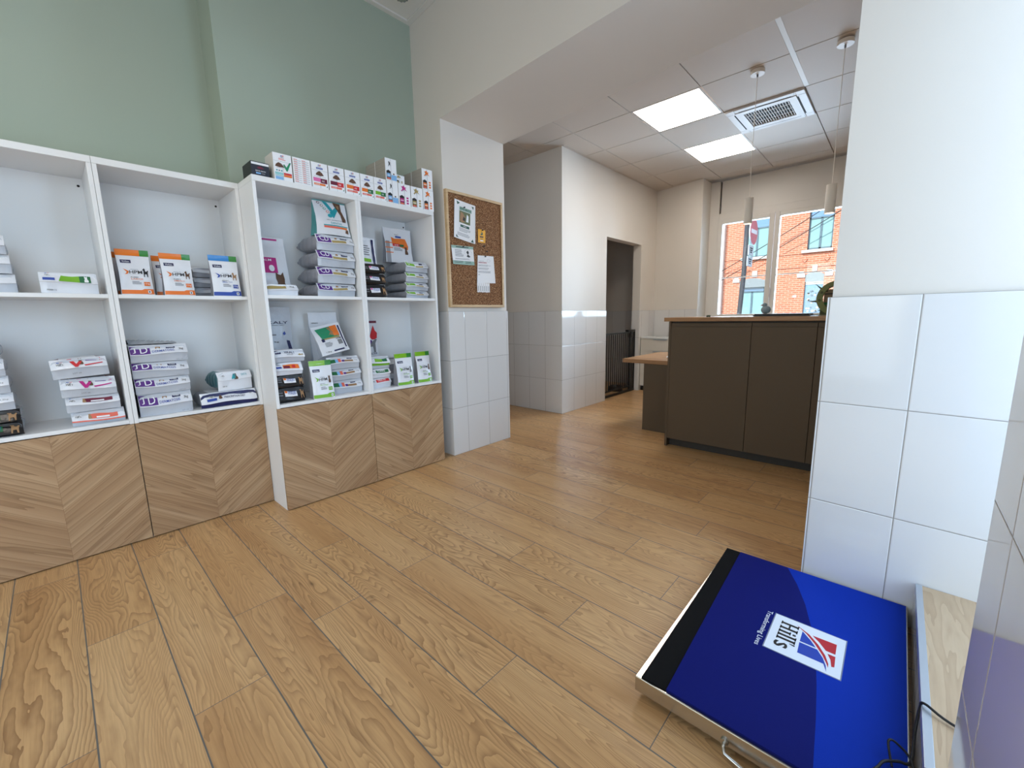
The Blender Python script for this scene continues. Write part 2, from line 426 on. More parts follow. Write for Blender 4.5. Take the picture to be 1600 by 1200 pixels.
# ---------------------------------------------------------------- building shell
T = 1.19; H1 = 3.37; H2 = 2.92; YB = -2.785; SOF = 2.595
XF = 4.34; YW = .204; XG = 1.895
def xw(y): return .113 + .0645*y
mb = MB(); mb.box(-5.0, 4.7, -3.9, 2.7, -.12, 0, M_floor); struct(mb.build('floor'))
# shelf wall, with the chimney breast on the right
mb = MB(); mb.box(-5.0, -1.1995, .605, .8, 0, H1, M_green); struct(mb.build('wall_left'))
mb = MB(); mb.box(-1.1995, .14, .372, .8, 0, H1, M_green); struct(mb.build('wall_chimney_breast'))
# cross wall with the wide opening (slightly out of square)
def qx(y0, y1, dx0=0, dx1=.66): return [(xw(y0)+dx0, y0), (xw(y0)+dx1, y0), (xw(y1)+dx1, y1), (xw(y1)+dx0, y1)]
mb = MB()
mb.prism([(xw(.372), .372), (xw(.023), .023), (.79, .023), (.79, .372)], 0, SOF, M_white)
mb.prism([(.14, .372), (.79, .372), (.79, 2.5), (.14, 2.5)], 0, H2, M_white)
mb.prism([(xw(.372), .372), (xw(-2.43), -2.43), (xw(-2.43)+.66, -2.43), (.79, .0), (.79, .372)], SOF, H1, M_white)
struct(mb.build('wall_opening'))
# tiles on the jamb
mb = MB()
mb.prism([(xw(.023)-.002, .372), (xw(.023)-.002, .013), (.796, .013), (.796, .0229), (xw(.023)-.0005, .0229), (xw(.023)-.0005, .372)], 0, T, M_tile_x)
mb.build('trim_1')['kind'] = 'structure'
# right pier
mb = MB(); y0, y1 = -2.43, -3.9
mb.prism([(xw(y0)+.012, y0), (xw(y0)+.66, y0), (xw(y0)+.66, y1), (xw(y1)+.012, y1)], 0, H1, M_white)
struct(mb.build('wall_pier'))
mb = MB(); mb.prism([(xw(y0)-.002, y0+.012), (xw(y0)+.66, y0+.012), (xw(y0)+.66, y0+.0005), (xw(y0)+.0115, y0+.0005), (xw(y1)+.0115, y1), (xw(y1)-.002, y1)], 0, T, M_tile_pier)
struct(mb.build('trim_2'))
# wall beside the camera, with the alcove and the shop window
mb = MB(); holes(mb, -5.0, -.9, 0, H1, [(-3.85, -2.25, .25, 2.6)], lambda a, b, c, d: mb.box(a, b, -3.42, YB-.008, c, d, M_white)); struct(mb.build('wall_right'))
mb = MB()
holes(mb, -5.0, -.896, 0, T, [(-3.85, -2.25, .25, 2.6)], lambda a, b, c, d: mb.box(a, b, YB-.0078, YB, c, d, M_tile_side))
mb.box(-.8999, -.896, -3.42, YB-.0078, 0, T, M_tile_side)
struct(mb.build('trim_3'))
mb = MB(); mb.box(-.9, -.04, -3.55, -3.42, 0, .19, M_white); mb.box(-.9, -.04, -3.55, -3.42, 2.75, H1, M_white); mb.box(-.9, -.04, -3.9, -3.55, 0, .1, M_white); struct(mb.build('wall_alcove'))
def window(idx, x0, x1, z0, z1, y, mull=(), axis='x', fw_=.06, bars=()):
    mb = MB()
    def B(a, b, c, d, t=.03):
        if axis == 'x': mb.box(a, b, y-t, y+t, c, d, M_pvc)
        else: mb.box(y-t, y+t, a, b, c, d, M_pvc)
    B(x0+fw_, x1-fw_, z0, z0+fw_); B(x0+fw_, x1-fw_, z1-fw_, z1); B(x0, x0+fw_, z0, z1); B(x1-fw_, x1, z0, z1)
    for q in mull: B(q-fw_/2, q+fw_/2, z0+fw_, z1-fw_)
    for q in bars: B(x0, x1, q-.012, q+.012, .012)
    o = struct(mb.build('window_%d' % idx, bevel=.003))
    g_ = MB()
    if axis == 'x': g_.box(x0+.01, x1-.01, y-.003, y+.003, z0+.01, z1-.01, M_glass)
    else: g_.box(y-.003, y+.003, x0+.01, x1-.01, z0+.01, z1-.01, M_glass)
    g_.build('pane', parent=o)
    return o
window(2, -.9, -.05, .19, 2.75, -3.48)
window(3, -3.85, -2.25, .25, 2.6, -3.3, mull=(-3.05,))
# wall behind the camera with the glazed entrance
mb = MB(); holes(mb, -3.42, .8, 0, H1, [(-2.1, -.3, .05, 2.6)], lambda a, b, c, d: mb.box(-5.0, -4.8, a, b, c, d, M_white)); struct(mb.build('wall_back'))
window(4, -2.1, -.3, .05, 2.6, -4.85, mull=(-1.2,), axis='y')
# near ceiling
mb = MB(); mb.box(-5.0, .3, -3.9, .8, H1, H1+.1, M_ceil)
struct(mb.build('ceiling_shop'))
mb = MB(); mb.box(-1.1995, xw(.37)+.002, .335, .3718, H1-.012, H1-.0005, M_ceil)
mb.prism([(xw(.335)-.04, .335), (xw(.335)-.001, .335), (xw(-2.78)-.001, -2.78), (xw(-2.78)-.04, -2.78)], H1-.012, H1-.0005, M_ceil)
struct(mb.build('trim_4'))
# reception walls
mb = MB(); mb.box(XG, XG+.12, YW, 2.5, 0, H2, M_white); struct(mb.build('wall_corridor'))
mb = MB(); mb.box(XG-.008, XG-.0005, YW-.008, 2.5, 0, T, M_tile_grey); struct(mb.build('trim_5'))
DX0, DX1, DZ = 2.862, 3.826, 2.11
mb = MB(); holes(mb, XG+.12, XF, 0, H2, [(DX0, DX1, 0, DZ)], lambda a, b, c, d: mb.box(a, b, YW, YW+.12, c, d, M_white)); struct(mb.build('wall_back_reception'))
mb = MB(); holes(mb, XG-.0004, XF-.0085, 0, T, [(DX0-.002, DX1+.002, 0, DZ)], lambda a, b, c, d: mb.box(a, b, YW-.008, YW-.0005, c, d, M_tile_back))
mb.box(DX1-.006, DX1+.002, YW-.0005, YW+.12, 0, T, M_tile_far)
struct(mb.build('trim_6'))
mb = MB(); mb.box(.14, 4.7, 2.5, 2.7, 0, H2, M_white); struct(mb.build('wall_end'))
mb = MB()
mb.prism([(4.34, 2.5), (4.34, .33), (4.30, .204), (4.15, -.50), (4.7, -.50), (4.7, 2.5)], 0, H2, M_white); mb.box(XF-.08, 4.7, -2.6, -.50, 0, .93, M_white); mb.box(XF, 4.7, -3.9, -2.6, 0, H2, M_white)
mb.box(4.53, 4.7, -2.6, -.5, 2.45, H2, M_white)
struct(mb.build('wall_far'))
mb = MB(); mb.prism([(4.292, .1955), (4.142, -.50), (4.1495, -.50), (4.2995, .1955)], 0, T, M_tile_far); mb.box(XF-.008, XF-.0005, .33, 2.5, 0, T, M_tile_far); struct(mb.build('trim_7'))
mb = MB(); mb.box(.6, 4.7, -3.9, -3.7, 0, H2, M_white); struct(mb.build('wall_side_reception'))
# dropped ceiling: slab, T grid, tiles
P = .607; gx = [XG-.17-P*i for i in range(3)][::-1]+[XG-.17+P*(i+1) for i in range(5)]
gx = [1.722+P*k for k in range(-2, 5)]; gy = [-.667+P*k for k in range(-5, 6)]
mb = MB(); mb.box(.14, 4.7, -3.9, 2.7, H2+.03, H2+.12, M_ceil)
struct(mb.build('ceiling_reception'))
M_ctile = paint('ceiling_tile', (212, 200, 188)); M_tee = mat('ceiling_tee', (232, 226, 218), .5)
mb = MB()
SKIP = {(1, 'l')}
def edges(lo, hi, g): return [lo]+[v for v in g if lo+.03 < v < hi-.03]+[hi]
ex = edges(.50, XF, gx); ey = edges(-3.7, 2.5, gy)
LED1 = (1.722, 2.329, -1.274, -.667); LED2 = (2.936, 3.543, -1.274, -.667); ACB = (2.329, 2.936, -1.881, -1.274)
for i in range(len(ex)-1):
    for j in range(len(ey)-1):
        a, b, c, d = ex[i], ex[i+1], ey[j], ey[j+1]
        if any(abs(a-q[0]) < .02 and abs(c-q[2]) < .02 for q in (LED1, LED2, ACB)): continue
        if (a >= XG+.1 or b > XG+.1) and c >= YW+.1: pass
        gp = .0035; t = .004
        c2 = c+gp; d2 = d-gp
        if abs(d+1.881) < .02 and b < 2.35: d2 = d-.028
        mb.box(a+gp, b-gp, c2, d2, H2, H2+.018, M_ctile)
struct(mb.build('trim_8', bevel=.002))
mb = MB()
for v in gx: mb.box(v-.012, v+.012, -3.7, 2.5, H2+.0185, H2+.0295, M_tee)
for v in gy: mb.box(.5, XF, v-.012 if abs(v+1.881) > .02 else v-.04, v+.012, H2+.0185, H2+.0295, M_tee)
mb.box(1.12, 2.325, -1.9085, -1.878, H2+.0005, H2+.0184, M_tee)
mb.box(XG+.0, XF-.01, YW-.024, YW-.0085, H2-.004, H2-.0005, M_ctile); mb.prism([(4.268, .17), (4.125, -.5), (4.147, -.5), (4.290, .17)], H2-.004, H2-.0005, M_ctile)
struct(mb.build('trim_9'))
# reception window with roller-shutter panel above, sill
mb = MB()
WY0, WY1, WZ0, WZ1, WX = -2.08, -.60, .98, 2.43, 4.50
def FB(a, b, c, d, t0=-.03, t1=.03): mb.box(WX+t0, WX+t1, a, b, c, d, M_pvc)
FB(WY0+.0301, WY1-.0201, WZ0, WZ0+.07); FB(WY0+.0301, WY1-.0201, WZ1-.03, WZ1+.06); FB(WY1-.02, WY1+.10, WZ0, H2-.002); FB(-2.599, WY0+.03, WZ0, WZ1+.06)
for (a, b) in ((-1.306, WY1-.021), (WY0+.031, -1.312)):      # two sashes
    FB(a, a+.0579, WZ0+.0701, WZ1-.0301, -.045, .0299); FB(b-.0549, b, WZ0+.0701, WZ1-.0301, -.045, .0299)
    FB(a+.058, b-.055, WZ1-.085, WZ1-.0301, -.045, .0299); FB(a+.058, b-.055, WZ0+.0701, WZ0+.13, -.045, .0299)
    mb.box(WX-.004, WX+.012, a+.05, b-.05, 1.609, 1.622, M_pvc)
win = struct(mb.build('window_1', bevel=.003))
mb = MB()
for (a, b) in ((-1.25, -.66), (-2.0, -1.365)): mb.box(WX+.003, WX+.008, a-.008, b+.008, WZ0+.12, WZ1-.08, M_glass)
mb.build('pane', parent=win)
mb = MB(); mb.box(WX-.005, WX+.03, -2.599, WY1-.036, WZ1+.0605, H2-.002, M_pvc); mb.box(WX+.012, WX+.029, WY1-.0355, WY1-.0205, WZ1+.0605, H2-.002, M_dark)
mb.build('shutter_box', parent=win, bevel=.002)
mb = MB(); mb.cyl((WX-.05, -1.31, 1.44), (WX-.075, -1.31, 1.44), .009, M_plastic); mb.box(WX-.085, WX-.072, -1.318, -1.302, 1.33, 1.45, M_plastic)
mb.build('window_handle', parent=win, bevel=.002)
mb = MB(); mb.box(XF-.10, 4.60, -2.6, -.501, .931, .9795, M_plastic); struct(mb.build('trim_10', bevel=.003))

# ---------------------------------------------------------------- shelving units
def cab(x0, y0, label):
    D = .365
    e = empty('shelving_unit', (x0, y0, 0), label, 'shelving unit', 'four tall shelving units along the green wall')
    def part(n, *bx):
        mb = MB()
        for b in bx: mb.box(*b, M_lam)
        return mb.build(n, parent=e, bevel=.0012)
    for s in (0, 1):
        a = 0 if s == 0 else .582
        mb = MB(); mb.box(a+.0004, a+.0176, .0005, D, .633, 1.889, M_lam); mb.box(a+.0004, a+.0176, .0195, D, 0, .6329, M_lam)
        mb.build('side_panel', parent=e, bevel=.001)
    part('top_panel', (.0004, .5996, 0, D, 1.8895, 1.92))
    mb = MB(); mb.box(.0178, .5822, D-.012, D-.003, .05, 1.889, M_lam)
    for hx in (.035, .565): mb.cyl((hx, D-.0122, 1.853), (hx, D-.0135, 1.853), .006, M_hole, 10)
    mb.build('back_panel', parent=e)
    part('shelf', (.018, .582, .004, D-.0125, 1.268, 1.287))
    part('shelf', (.018, .582, .0, D-.0125, .636, .655))
    part('base_panel', (.018, .582, .03, D-.0125, .02, .05))
    mb = MB(); mb.box(-.2985, .2985, 0, .0185, .006, .6315, M_chev)
    mb.build('door', parent=e, loc=(.3, 0, 0), bevel=.0012)
    return e
U2Y = .2335
u3 = cab(-1.2, 0, 'white shelving unit with oak chevron door, stepped forward, second from the corkboard')
def cabcopy(x, y, label):
    c = copy_tree(u3); c.location = (x, y, 0); c['label'] = label
    return c
cabcopy(-.6, 0, 'white shelving unit with oak chevron door nearest the corkboard')
cabcopy(-1.8005, U2Y, 'set-back white shelving unit holding the three upright orange and blue food pouches')
cabcopy(-2.401, U2Y, 'leftmost white shelving unit, cut by the left edge of the photo')

# ---------------------------------------------------------------- packaging
def foil(name, c, rough=.28): return mat(name, c, rough, spec=.6, bump=.6, bscale=26)
F_white = foil('foil_white', (228, 229, 234)); F_grey = foil('foil_grey', (150, 150, 156), .35); F_lgrey = foil('foil_light_grey', (196, 200, 208))
F_black = foil('foil_black', (20, 19, 22)); F_navy = foil('foil_navy', (24, 30, 84)); F_teal = foil('foil_teal', (88, 160, 160)); F_teald = foil('foil_dark_teal', (66, 116, 122))
F_purp = foil('foil_purple', (88, 42, 128)); F_orange = foil('foil_orange', (232, 122, 30)); F_green = foil('foil_green', (52, 132, 52)); F_lime = foil('foil_lime', (128, 184, 38))
F_blue = foil('foil_blue', (52, 130, 200)); F_maroon = foil('foil_maroon', (104, 28, 54)); F_sil = foil('foil_silver', (176, 182, 190), .2)
def ink(n, *c): return mat('ink_'+n, c, .5)
I_navy = ink('navy', 22, 26, 76); I_blue = ink('blue', 44, 74, 160); I_lblue = ink('light_blue', 130, 180, 226); I_org = ink('orange', 232, 118, 40); I_red = ink('red', 206, 40, 48)
I_mag = ink('magenta', 190, 36, 128); I_pink = ink('pink', 226, 110, 170); I_green = ink('green', 34, 140, 98); I_lime = ink('lime', 120, 178, 40); I_dgreen = ink('dark_green', 30, 106, 62)
I_brown = ink('brown', 96, 66, 46); I_tan = ink('tan', 160, 122, 84); I_gold = ink('gold', 172, 150, 92); I_white = ink('white', 242, 242, 244); I_blk = ink('black', 22, 22, 26)
I_maroon = ink('maroon', 110, 26, 54); I_teal = ink('teal', 36, 156, 168); I_grey = ink('grey', 140, 142, 148); I_purp = ink('purple', 92, 44, 132); I_sal = ink('salmon', 232, 110, 90)
I_cyan = ink('pale_teal', 150, 204, 206)

CAT = [(.2, 0), (.75, 0), (.85, .12), (.8, .35), (.66, .55), (.7, .72), (.66, 1), (.52, .88), (.4, .9), (.26, 1), (.24, .72), (.3, .56), (.2, .3)]
DOG = [(.1, 0), (.24, 0), (.28, .3), (.62, .32), (.68, 0), (.82, 0), (.84, .5), (.98, .72), (.86, .74), (.62, .6), (.42, .66), (.42, .86), (.28, 1), (.2, .92), (.02, .84), (.04, .72), (.16, .7), (.12, .4)]
STICK = [(.1, 0), (.25, .3), (.3, .55), (.1, .8), (.28, .75), (.42, 1), (.5, .72), (.72, .7), (.6, .5), (.7, .2), (.85, 0), (.55, .25), (.42, .3), (.2, .0)]
def pic(mb, fn, shape, u0, v0, u1, v1, mt, off=.0022): mb.poly(fn, [(u0+a*(u1-u0), v0+b*(v1-v0)) for a, b in shape], mt, off)
def lines(mb, fn, u0, v0, u1, v1, n, mt, fill=.45, seed=1):
    rr = random.Random(seed)
    for i in range(n):
        h = (v1-v0)/n; v = v1-(i+1)*h
        mb.rect(fn, u0, v+h*(1-fill), u0+(u1-u0)*(.7+.3*rr.random()), v+h, mt, .0018, (2, 1))

def lying(label, x0, x1, z0, z1, y0, L, up_m, lo_m, side_m, decal=None, tilt=0, yaw=0, ribs=0, split=.46, group=None, cat='bag', seed=0, pinch=.5, name='pet_food_bag'):
    """a food bag lying on its back, its folded end towards the room"""
    W = x1-x0; H = z1-z0-.0012; rr = random.Random(seed*13+5)
    s1, s2 = rr.random()*6, rr.random()*6
    def wr(a, b): return .0022*math.sin(a*55+s1+b*20)*math.sin(b*40+s2)
    def end(u, v, off=0):
        a = u*W; t = v
        if t >= split:
            k = (t-split)/(1-split); y = -.008+.034*k**1.15; z = H*(split+(1-split)*k)
        else:
            k = t/split; y = .010-.006*k; z = H*t
        edge = min(u, 1-u)*W
        y += .006*max(0, 1-edge/.012)
        z += .0035*math.sin(a*22+s1)*math.sin(PI*t)**.5 if 0 < t < 1 else 0
        return (a, y-off+wr(a, t*H), z-off*0 if t < split else z+off*.7)
    mb = MB()
    mb.grid(end, 14, 5, lo_m, True, 0, 1, 0, split-.001)
    mb.grid(end, 14, 6, up_m, True, 0, 1, split, 1)
    # underside of the lip
    mb.grid(lambda u, v: tuple(Vector(end(u, split-.001))*(1-v)+Vector(end(u, split))*v), 14, 1, lo_m)
    n = 26
    def ring(y, sx, sz, zc):
        out = []
        for i in range(n):
            t = 2*PI*i/n; c, s_ = math.cos(t), math.sin(t)
            ex = 5 if ribs == 0 else 4
            q = (abs(c)**ex+abs(s_)**ex)**(-1/ex)
            rb = ribs*(abs(math.sin(y*62+s1+s_*.5))**.35-1)*1.3 if abs(c) > .6 else 0
            out.append((W/2+(W/2*sx-.0006+rb*(-1 if c > 0 else 1)*-1*0 + (-abs(rb)))*c*q, y+.0*s_, zc+H/2*sz*s_*q))
        return out
    NR = 44 if ribs else 14
    ys = [.012, .030]+[.030+(L-.030)*k/NR for k in range(1, NR+1)]
    rings = []
    for y in ys:
        k = (y/L)
        sz = 1.0 if k < .72 else 1-(1-pinch*.5)*((k-.72)/.28)**1.6
        sz = max(.12, sz)
        zc = max(H/2*sz, H*.5*(1-.4*max(0, k-.7)))
        if y < .031: sz2 = .94
        else: sz2 = sz
        rings.append(ring(y, 1.0 if k < .9 else .97, sz2*.995, zc if y > .031 else H/2))
    vs = [p for r in rings for p in r]
    fs_side, fs_top = [], []
    for j in range(len(rings)-1):
        for i in range(n):
            f = (j*n+i, j*n+(i+1) % n, (j+1)*n+(i+1) % n, (j+1)*n+i)
            t = 2*PI*(i+.5)/n
            (fs_side if abs(math.cos(t)) > .62 else fs_top).append(f[::-1])
    mb.add(vs, fs_side, side_m, True); mb.add(vs, fs_top, up_m, True)
    mb.add(rings[0], [tuple(range(n))], lo_m); mb.add(rings[-1], [tuple(range(n))[::-1]], side_m)
    if decal: decal(mb, lambda u, v, off=0: end(u, split+(1-split)*v, off), lambda u, v, off=0: end(u, split*v*.98, off))
    o = mb.build(name, loc=(x0, y0, z0+.0006), rot=(0, -tilt, yaw))
    return tag(o, label, cat, group)

def pouch(label, x0, x1, z0, z1, y0, D, body, side, decal=None, band=None, yaw=0, lean=0, seed=0, group=None, cat='bag', name='pet_food_pouch', topflat=.10, tilt=0, bandpart='top_seal', flare=0):
    """an upright food bag with a deep folded base, its top pressed flat"""
    W = x1-x0; H = z1-z0; rr = random.Random(seed*7+3); s1, s2 = rr.random()*6, rr.random()*6
    def hth(t): return (D*(1-t/(1-topflat))**.75 if t < 1-topflat else 0)*.5+.003
    def X(u, t): return W/2+(u-.5)*W*(1-.05*math.sin(PI*min(1, t*1.1)))*(1+flare*t)
    def fr(u, v, off=0):
        h = hth(v); bulge = .72+.28*(1-abs(2*u-1)**3)
        y = -h*bulge-off+.0026*math.sin(u*9+v*7+s1)*math.sin(v*13+s2)*min(1, 4*(1-v))
        return (X(u, v), y, v*H)
    def bk(u, v, off=0):
        a = fr(u, v, off); return (a[0], -a[1]+.0, a[2])
    mb = MB()
    mb.grid(fr, 12, 16, body); mb.grid(lambda u, v: bk(1-u, v), 12, 16, body)
    for q in (0, 1):
        def sd(u, v, q=q):
            a = Vector(fr(q, v)); b = Vector(bk(q, v)); c = a.lerp(b, u if q else 1-u)
            dep = (hth(v)*.55)*(1-abs(2*u-1))
            c.x += (dep if q == 0 else -dep)*(.35+.65*v)
            return tuple(c)
        mb.grid(sd, 4, 16, side, False)
    mb.add([fr(0, 0), fr(1, 0), bk(1, 0), bk(0, 0)], [(0, 3, 2, 1)], side)
    if decal: decal(mb, fr)
    o = mb.build(name, loc=(x0, y0, z0+.0008), rot=(lean, tilt, yaw))
    if band:
        c1, c2, v0, cut = band
        b = MB()
        for fn, flip in ((fr, 0), (bk, 1)):
            for (a, e, mt) in ((0, cut, c1), (cut, 1, c2)):
                b.grid(lambda u, v, fn=fn, flip=flip: fn(u, v, .0015), 6, 3, mt, True, a, e, v0, 1)
        b.build(bandpart, parent=o)
    return tag(o, label, cat, group)

def carton(label, x0, x1, z0, z1, y0, y1, front, side, decal=None, sided=None, yaw=0, group=None, cat='box', name='treat_box'):
    W, H, D = x1-x0, z1-z0-.0006, y1-y0
    mb = MB(); b = MB(); mb.box(0, W, 0, D, 0, H, front)
    mb.rect(lambda u, v, off=0: (-off, D*u, H*v), 0, 0, 1, 1, side, .0004, (1, 1))
    fn = lambda u, v, off=0: (W*u, -off*.5, H*v)
    fs = lambda u, v, off=0: (-off*.5-.0004, D*(1-u), H*v)
    if decal: decal(mb, fn)
    if sided: sided(mb, fs)
    return tag(mb.build(name, loc=(x0, y0, z0+.0003), rot=(0, 0, yaw)), label, cat, group)

def brandmark(mb, fn, u, v, w, h):
    mb.rect(fn, u, v, u+w, v+h, I_white, .0014, (1, 1))
    mb.text(fn, "Hill's", u+w*.06, v+h*.05, u+w*.94, v+h*.5, I_blk)
    mb.rect(fn, u+w*.1, v+h*.58, u+w*.48, v+h*.9, I_blue, .0018, (1, 1)); mb.rect(fn, u+w*.54, v+h*.62, u+w*.95, v+h*.95, I_red, .0018, (1, 1))

# decals -----------------------------------------------------------------
def d_hpm(acc, acc2, animal, acol, lines2):
    def f(mb, fn):
        mb.rect(fn, .10, .70, .42, .77, I_navy, .0014, (4, 2)); mb.text(fn, 'Virbac', .14, .715, .38, .752, I_white)
        mb.poly(fn, [(.14, .575), (.28, .53), (.31, .51), (.26, .46), (.18, .45), (.24, .50)], acc)
        mb.text(fn, 'VETERINARY', .36, .555, .62, .57, I_grey)
        mb.text(fn, 'HPM', .32, .465, .72, .54, M_inkd)
        pic(mb, fn, animal, .74, .40, .93, .60, acol)
        mb.text(fn, lines2[0], .34, .375, .58, .40, M_inkd); mb.text(fn, lines2[1], .34, .335, .72, .365, acc)
        lines(mb, fn, .36, .22, .66, .30, 3, I_grey); mb.rect(fn, .72, .20, .92, .29, acc, .0014, (2, 1)); mb.text(fn, '1.5 kg', .74, .22, .90, .27, I_white, .0022)
        n = 6
        mb.rect(fn, 0.01, 0.015, .99, .105, acc2, .0012, (10, 2)); mb.poly(fn, [(.60, .10), (.70, .13), (.99, .13), (.99, .10)], acc2, .0014)
        mb.rect(fn, .80, .035, .90, .10, I_white, .0018, (1, 1)); mb.rect(fn, .83, .05, .87, .085, I_blk, .0022, (1, 1))
    return f
def d_D(letter, tcol=I_purp):
    def f(mb, up_, lo):
        mb.rect(up_, .01, .08, .34, .88, tcol, .0014, (4, 3)); mb.text(up_, 'J', .05, .2, .10, .7, I_white); mb.text(up_, letter, .17, .16, .30, .82, I_white)
        mb.text(up_, 'DERMATOSIS', .37, .16, .76, .38, I_blue); mb.rect(up_, .62, .50, .78, .80, I_navy, .0014, (2, 1)); mb.text(up_, 'Virbac', .64, .57, .76, .73, I_white, .002)
        pic(mb, up_, DOG, .42, .55, .54, .88, I_tan); mb.text(up_, '3kg', .84, .22, .92, .5, M_inkd)
        mb.text(lo, 'LOT 1125', .78, .10, .90, .2, M_ink)
    return f
def d_CD(mb, up_, lo):
    mb.rect(up_, .02, .10, .36, .92, I_purp, .0014, (4, 3)); mb.text(up_, 'CD', .07, .22, .30, .8, I_white)
    mb.rect(up_, .38, .08, .76, .36, I_gold, .0014, (4, 2)); mb.rect(up_, .62, .5, .80, .86, I_navy, .0014, (2, 1)); mb.text(up_, 'Virbac', .64, .58, .78, .76, I_white, .002)
    pic(mb, up_, CAT, .45, .5, .55, .9, I_tan); mb.text(up_, '3kg', .87, .2, .95, .5, M_inkd)
def d_green(mb, up_, lo):
    mb.rect(up_, .02, .22, .38, .80, I_lime, .0014, (4, 3)); mb.text(up_, 'U', .06, .3, .14, .7, I_white); mb.rect(up_, .40, .08, .74, .30, I_gold, .0014, (3, 1))
    mb.rect(up_, .58, .48, .74, .82, I_navy, .0014, (2, 1)); mb.text(up_, '1.5kg', .80, .16, .92, .34, M_ink)
def d_color(mb, up_, lo):
    mb.rect(up_, .04, .12, .22, .62, I_dgreen, .0014, (3, 2)); mb.rect(up_, .22, .12, .31, .60, I_lblue, .0014, (2, 2)); mb.rect(up_, .31, .14, .40, .64, I_sal, .0014, (2, 2))
    mb.rect(up_, .42, .16, .50, .44, I_purp, .0014, (2, 1)); mb.rect(up_, .50, .16, .78, .40, I_tan, .0014, (3, 1)); mb.rect(up_, .60, .54, .76, .86, I_navy, .0014, (2, 1)); mb.text(up_, 'Virbac', .62, .62, .74, .78, I_white, .002)
    mb.text(up_, '1.5kg', .82, .24, .92, .46, M_ink)
def d_black(badge, col, sub=I_white):
    def f(mb, up_, lo):
        mb.rect(up_, .26, .25, .70, .80, badge, .0014, (4, 2)); mb.rect(up_, .27, .52, .36, .78, col, .002, (1, 1)); mb.text(up_, 'HYPOALLERGY', .38, .38, .68, .66, I_blue)
        pic(mb, up_, DOG, .80, .05, .96, .90, I_tan); lines(mb, up_, .05, .2, .20, .8, 3, I_grey)
    return f
def d_vikaly(mb, up_, lo):
    mb.rect(up_, .04, .42, .22, .86, I_navy, .0014, (2, 2)); mb.text(up_, 'Virbac', .06, .56, .20, .74, I_white, .002)
    mb.text(up_, 'VIKALY', .32, .42, .68, .80, I_navy); mb.rect(up_, .40, .26, .60, .32, I_grey, .0014, (2, 1)); mb.poly(up_, [(.76, .3), (.82, .42), (.88, .32), (.92, .44), (.94, .25), (.8, .2)], I_gold)
def d_orgblue(mb, up_, lo):
    mb.rect(up_, .28, .22, .86, .82, I_org, .0014, (5, 3)); mb.rect(up_, .30, .24, .52, .5, I_maroon, .0018, (2, 1)); mb.rect(up_, .60, .3, .72, .6, I_red, .0018, (2, 1))
    mb.rect(up_, .03, .24, .22, .44, I_blue, .0014, (2, 1)); mb.text(up_, "Hill's", .05, .55, .19, .82, I_blk)
def d_pill(col, text=None):
    def f(mb, up_, lo):
        mb.rect(up_, .20, .22, .88, .80, col, .0014, (5, 3))
        if text: mb.text(up_, text, .30, .36, .70, .66, I_white, .002)
        mb.text(up_, 'i/d', .04, .36, .10, .64, I_blk)
    return f
def d_lime(mb, up_, lo):
    mb.poly(up_, [(.16, .2), (.20, .85), (.62, .85), (.56, .2)], I_lime, .0014); mb.rect(up_, .58, .25, .84, .8, I_dgreen, .0014, (3, 2)); mb.rect(lo, .0, .55, 1, .98, I_lime, .0014, (8, 2))
def d_gold(mb, up_, lo):
    mb.rect(up_, .02, .2, .62, .75, I_gold, .0014, (4, 2)); mb.rect(up_, .45, .62, .66, .9, I_navy, .0018, (2, 1)); mb.text(up_, '3kg', .72, .28, .86, .6, M_inkd)
def d_vpaw(col):
    def f(mb, up_, lo):
        brandmark(mb, up_, .10, .30, .13, .55)
        mb.poly(up_, [(.30, .92), (.38, .92), (.45, .35), (.50, .6), (.56, .6), (.47, .05), (.42, .05)], col); pic(mb, up_, CAT, .46, .25, .60, .95, I_brown)
        mb.rect(up_, .62, .62, .82, .76, I_purp, .0014, (2, 1)); mb.poly(up_, [(.58, .22), (.92, .42), (.92, .34), (.60, .1)], col); mb.text(up_, '7+', .87, .55, .93, .85, col)
        mb.text(lo, 'LOT 04', .35, .35, .50, .5, M_ink)
    return f
def d_metab(col, strip):
    def f(mb, up_, lo):
        brandmark(mb, up_, .06, .35, .12, .5); mb.rect(up_, .32, .25, .86, .82, col, .0014, (5, 3)); pic(mb, up_, CAT, .28, .25, .38, .85, I_tan, .002)
        mb.rect(up_, .45, .3, .7, .45, I_white, .0018, (2, 1))
        if strip: mb.rect(up_, 0, .0, 1, .12, I_sal, .0014, (8, 1))
    return f
def d_navybag(mb, up_, lo):
    brandmark(mb, up_, .14, .5, .1, .42); mb.rect(up_, .10, .22, .27, .46, I_blue, .0014, (2, 2)); pic(mb, up_, CAT, .29, .3, .38, .85, I_brown); mb.text(up_, 'PRESCRIPTION DIET', .40, .3, .78, .5, I_navy)
    for i in range(22):
        mb.rect(up_, .50+.013*i, .66, .50+.013*i+(.005 if i % 3 else .009), .92, I_blk, .0014, (1, 1))
    for i in range(6): mb.rect(up_, .86, .60+.05*i, .91, .62+.05*i, I_blk, .0014, (1, 1))
def d_tealbag(mb, up_, lo):
    brandmark(mb, up_, .12, .4, .08, .45); mb.poly(up_, [(.38, .1), (.48, .9), (.54, .9), (.50, .1)], I_teal); pic(mb, up_, CAT, .42, .0, .60, .8, I_brown, .0024); mb.text(up_, 'DENTAL', .68, .35, .86, .6, I_teal)
    mb.text(lo, 'LOT 09', .12, .38, .24, .52, M_ink)
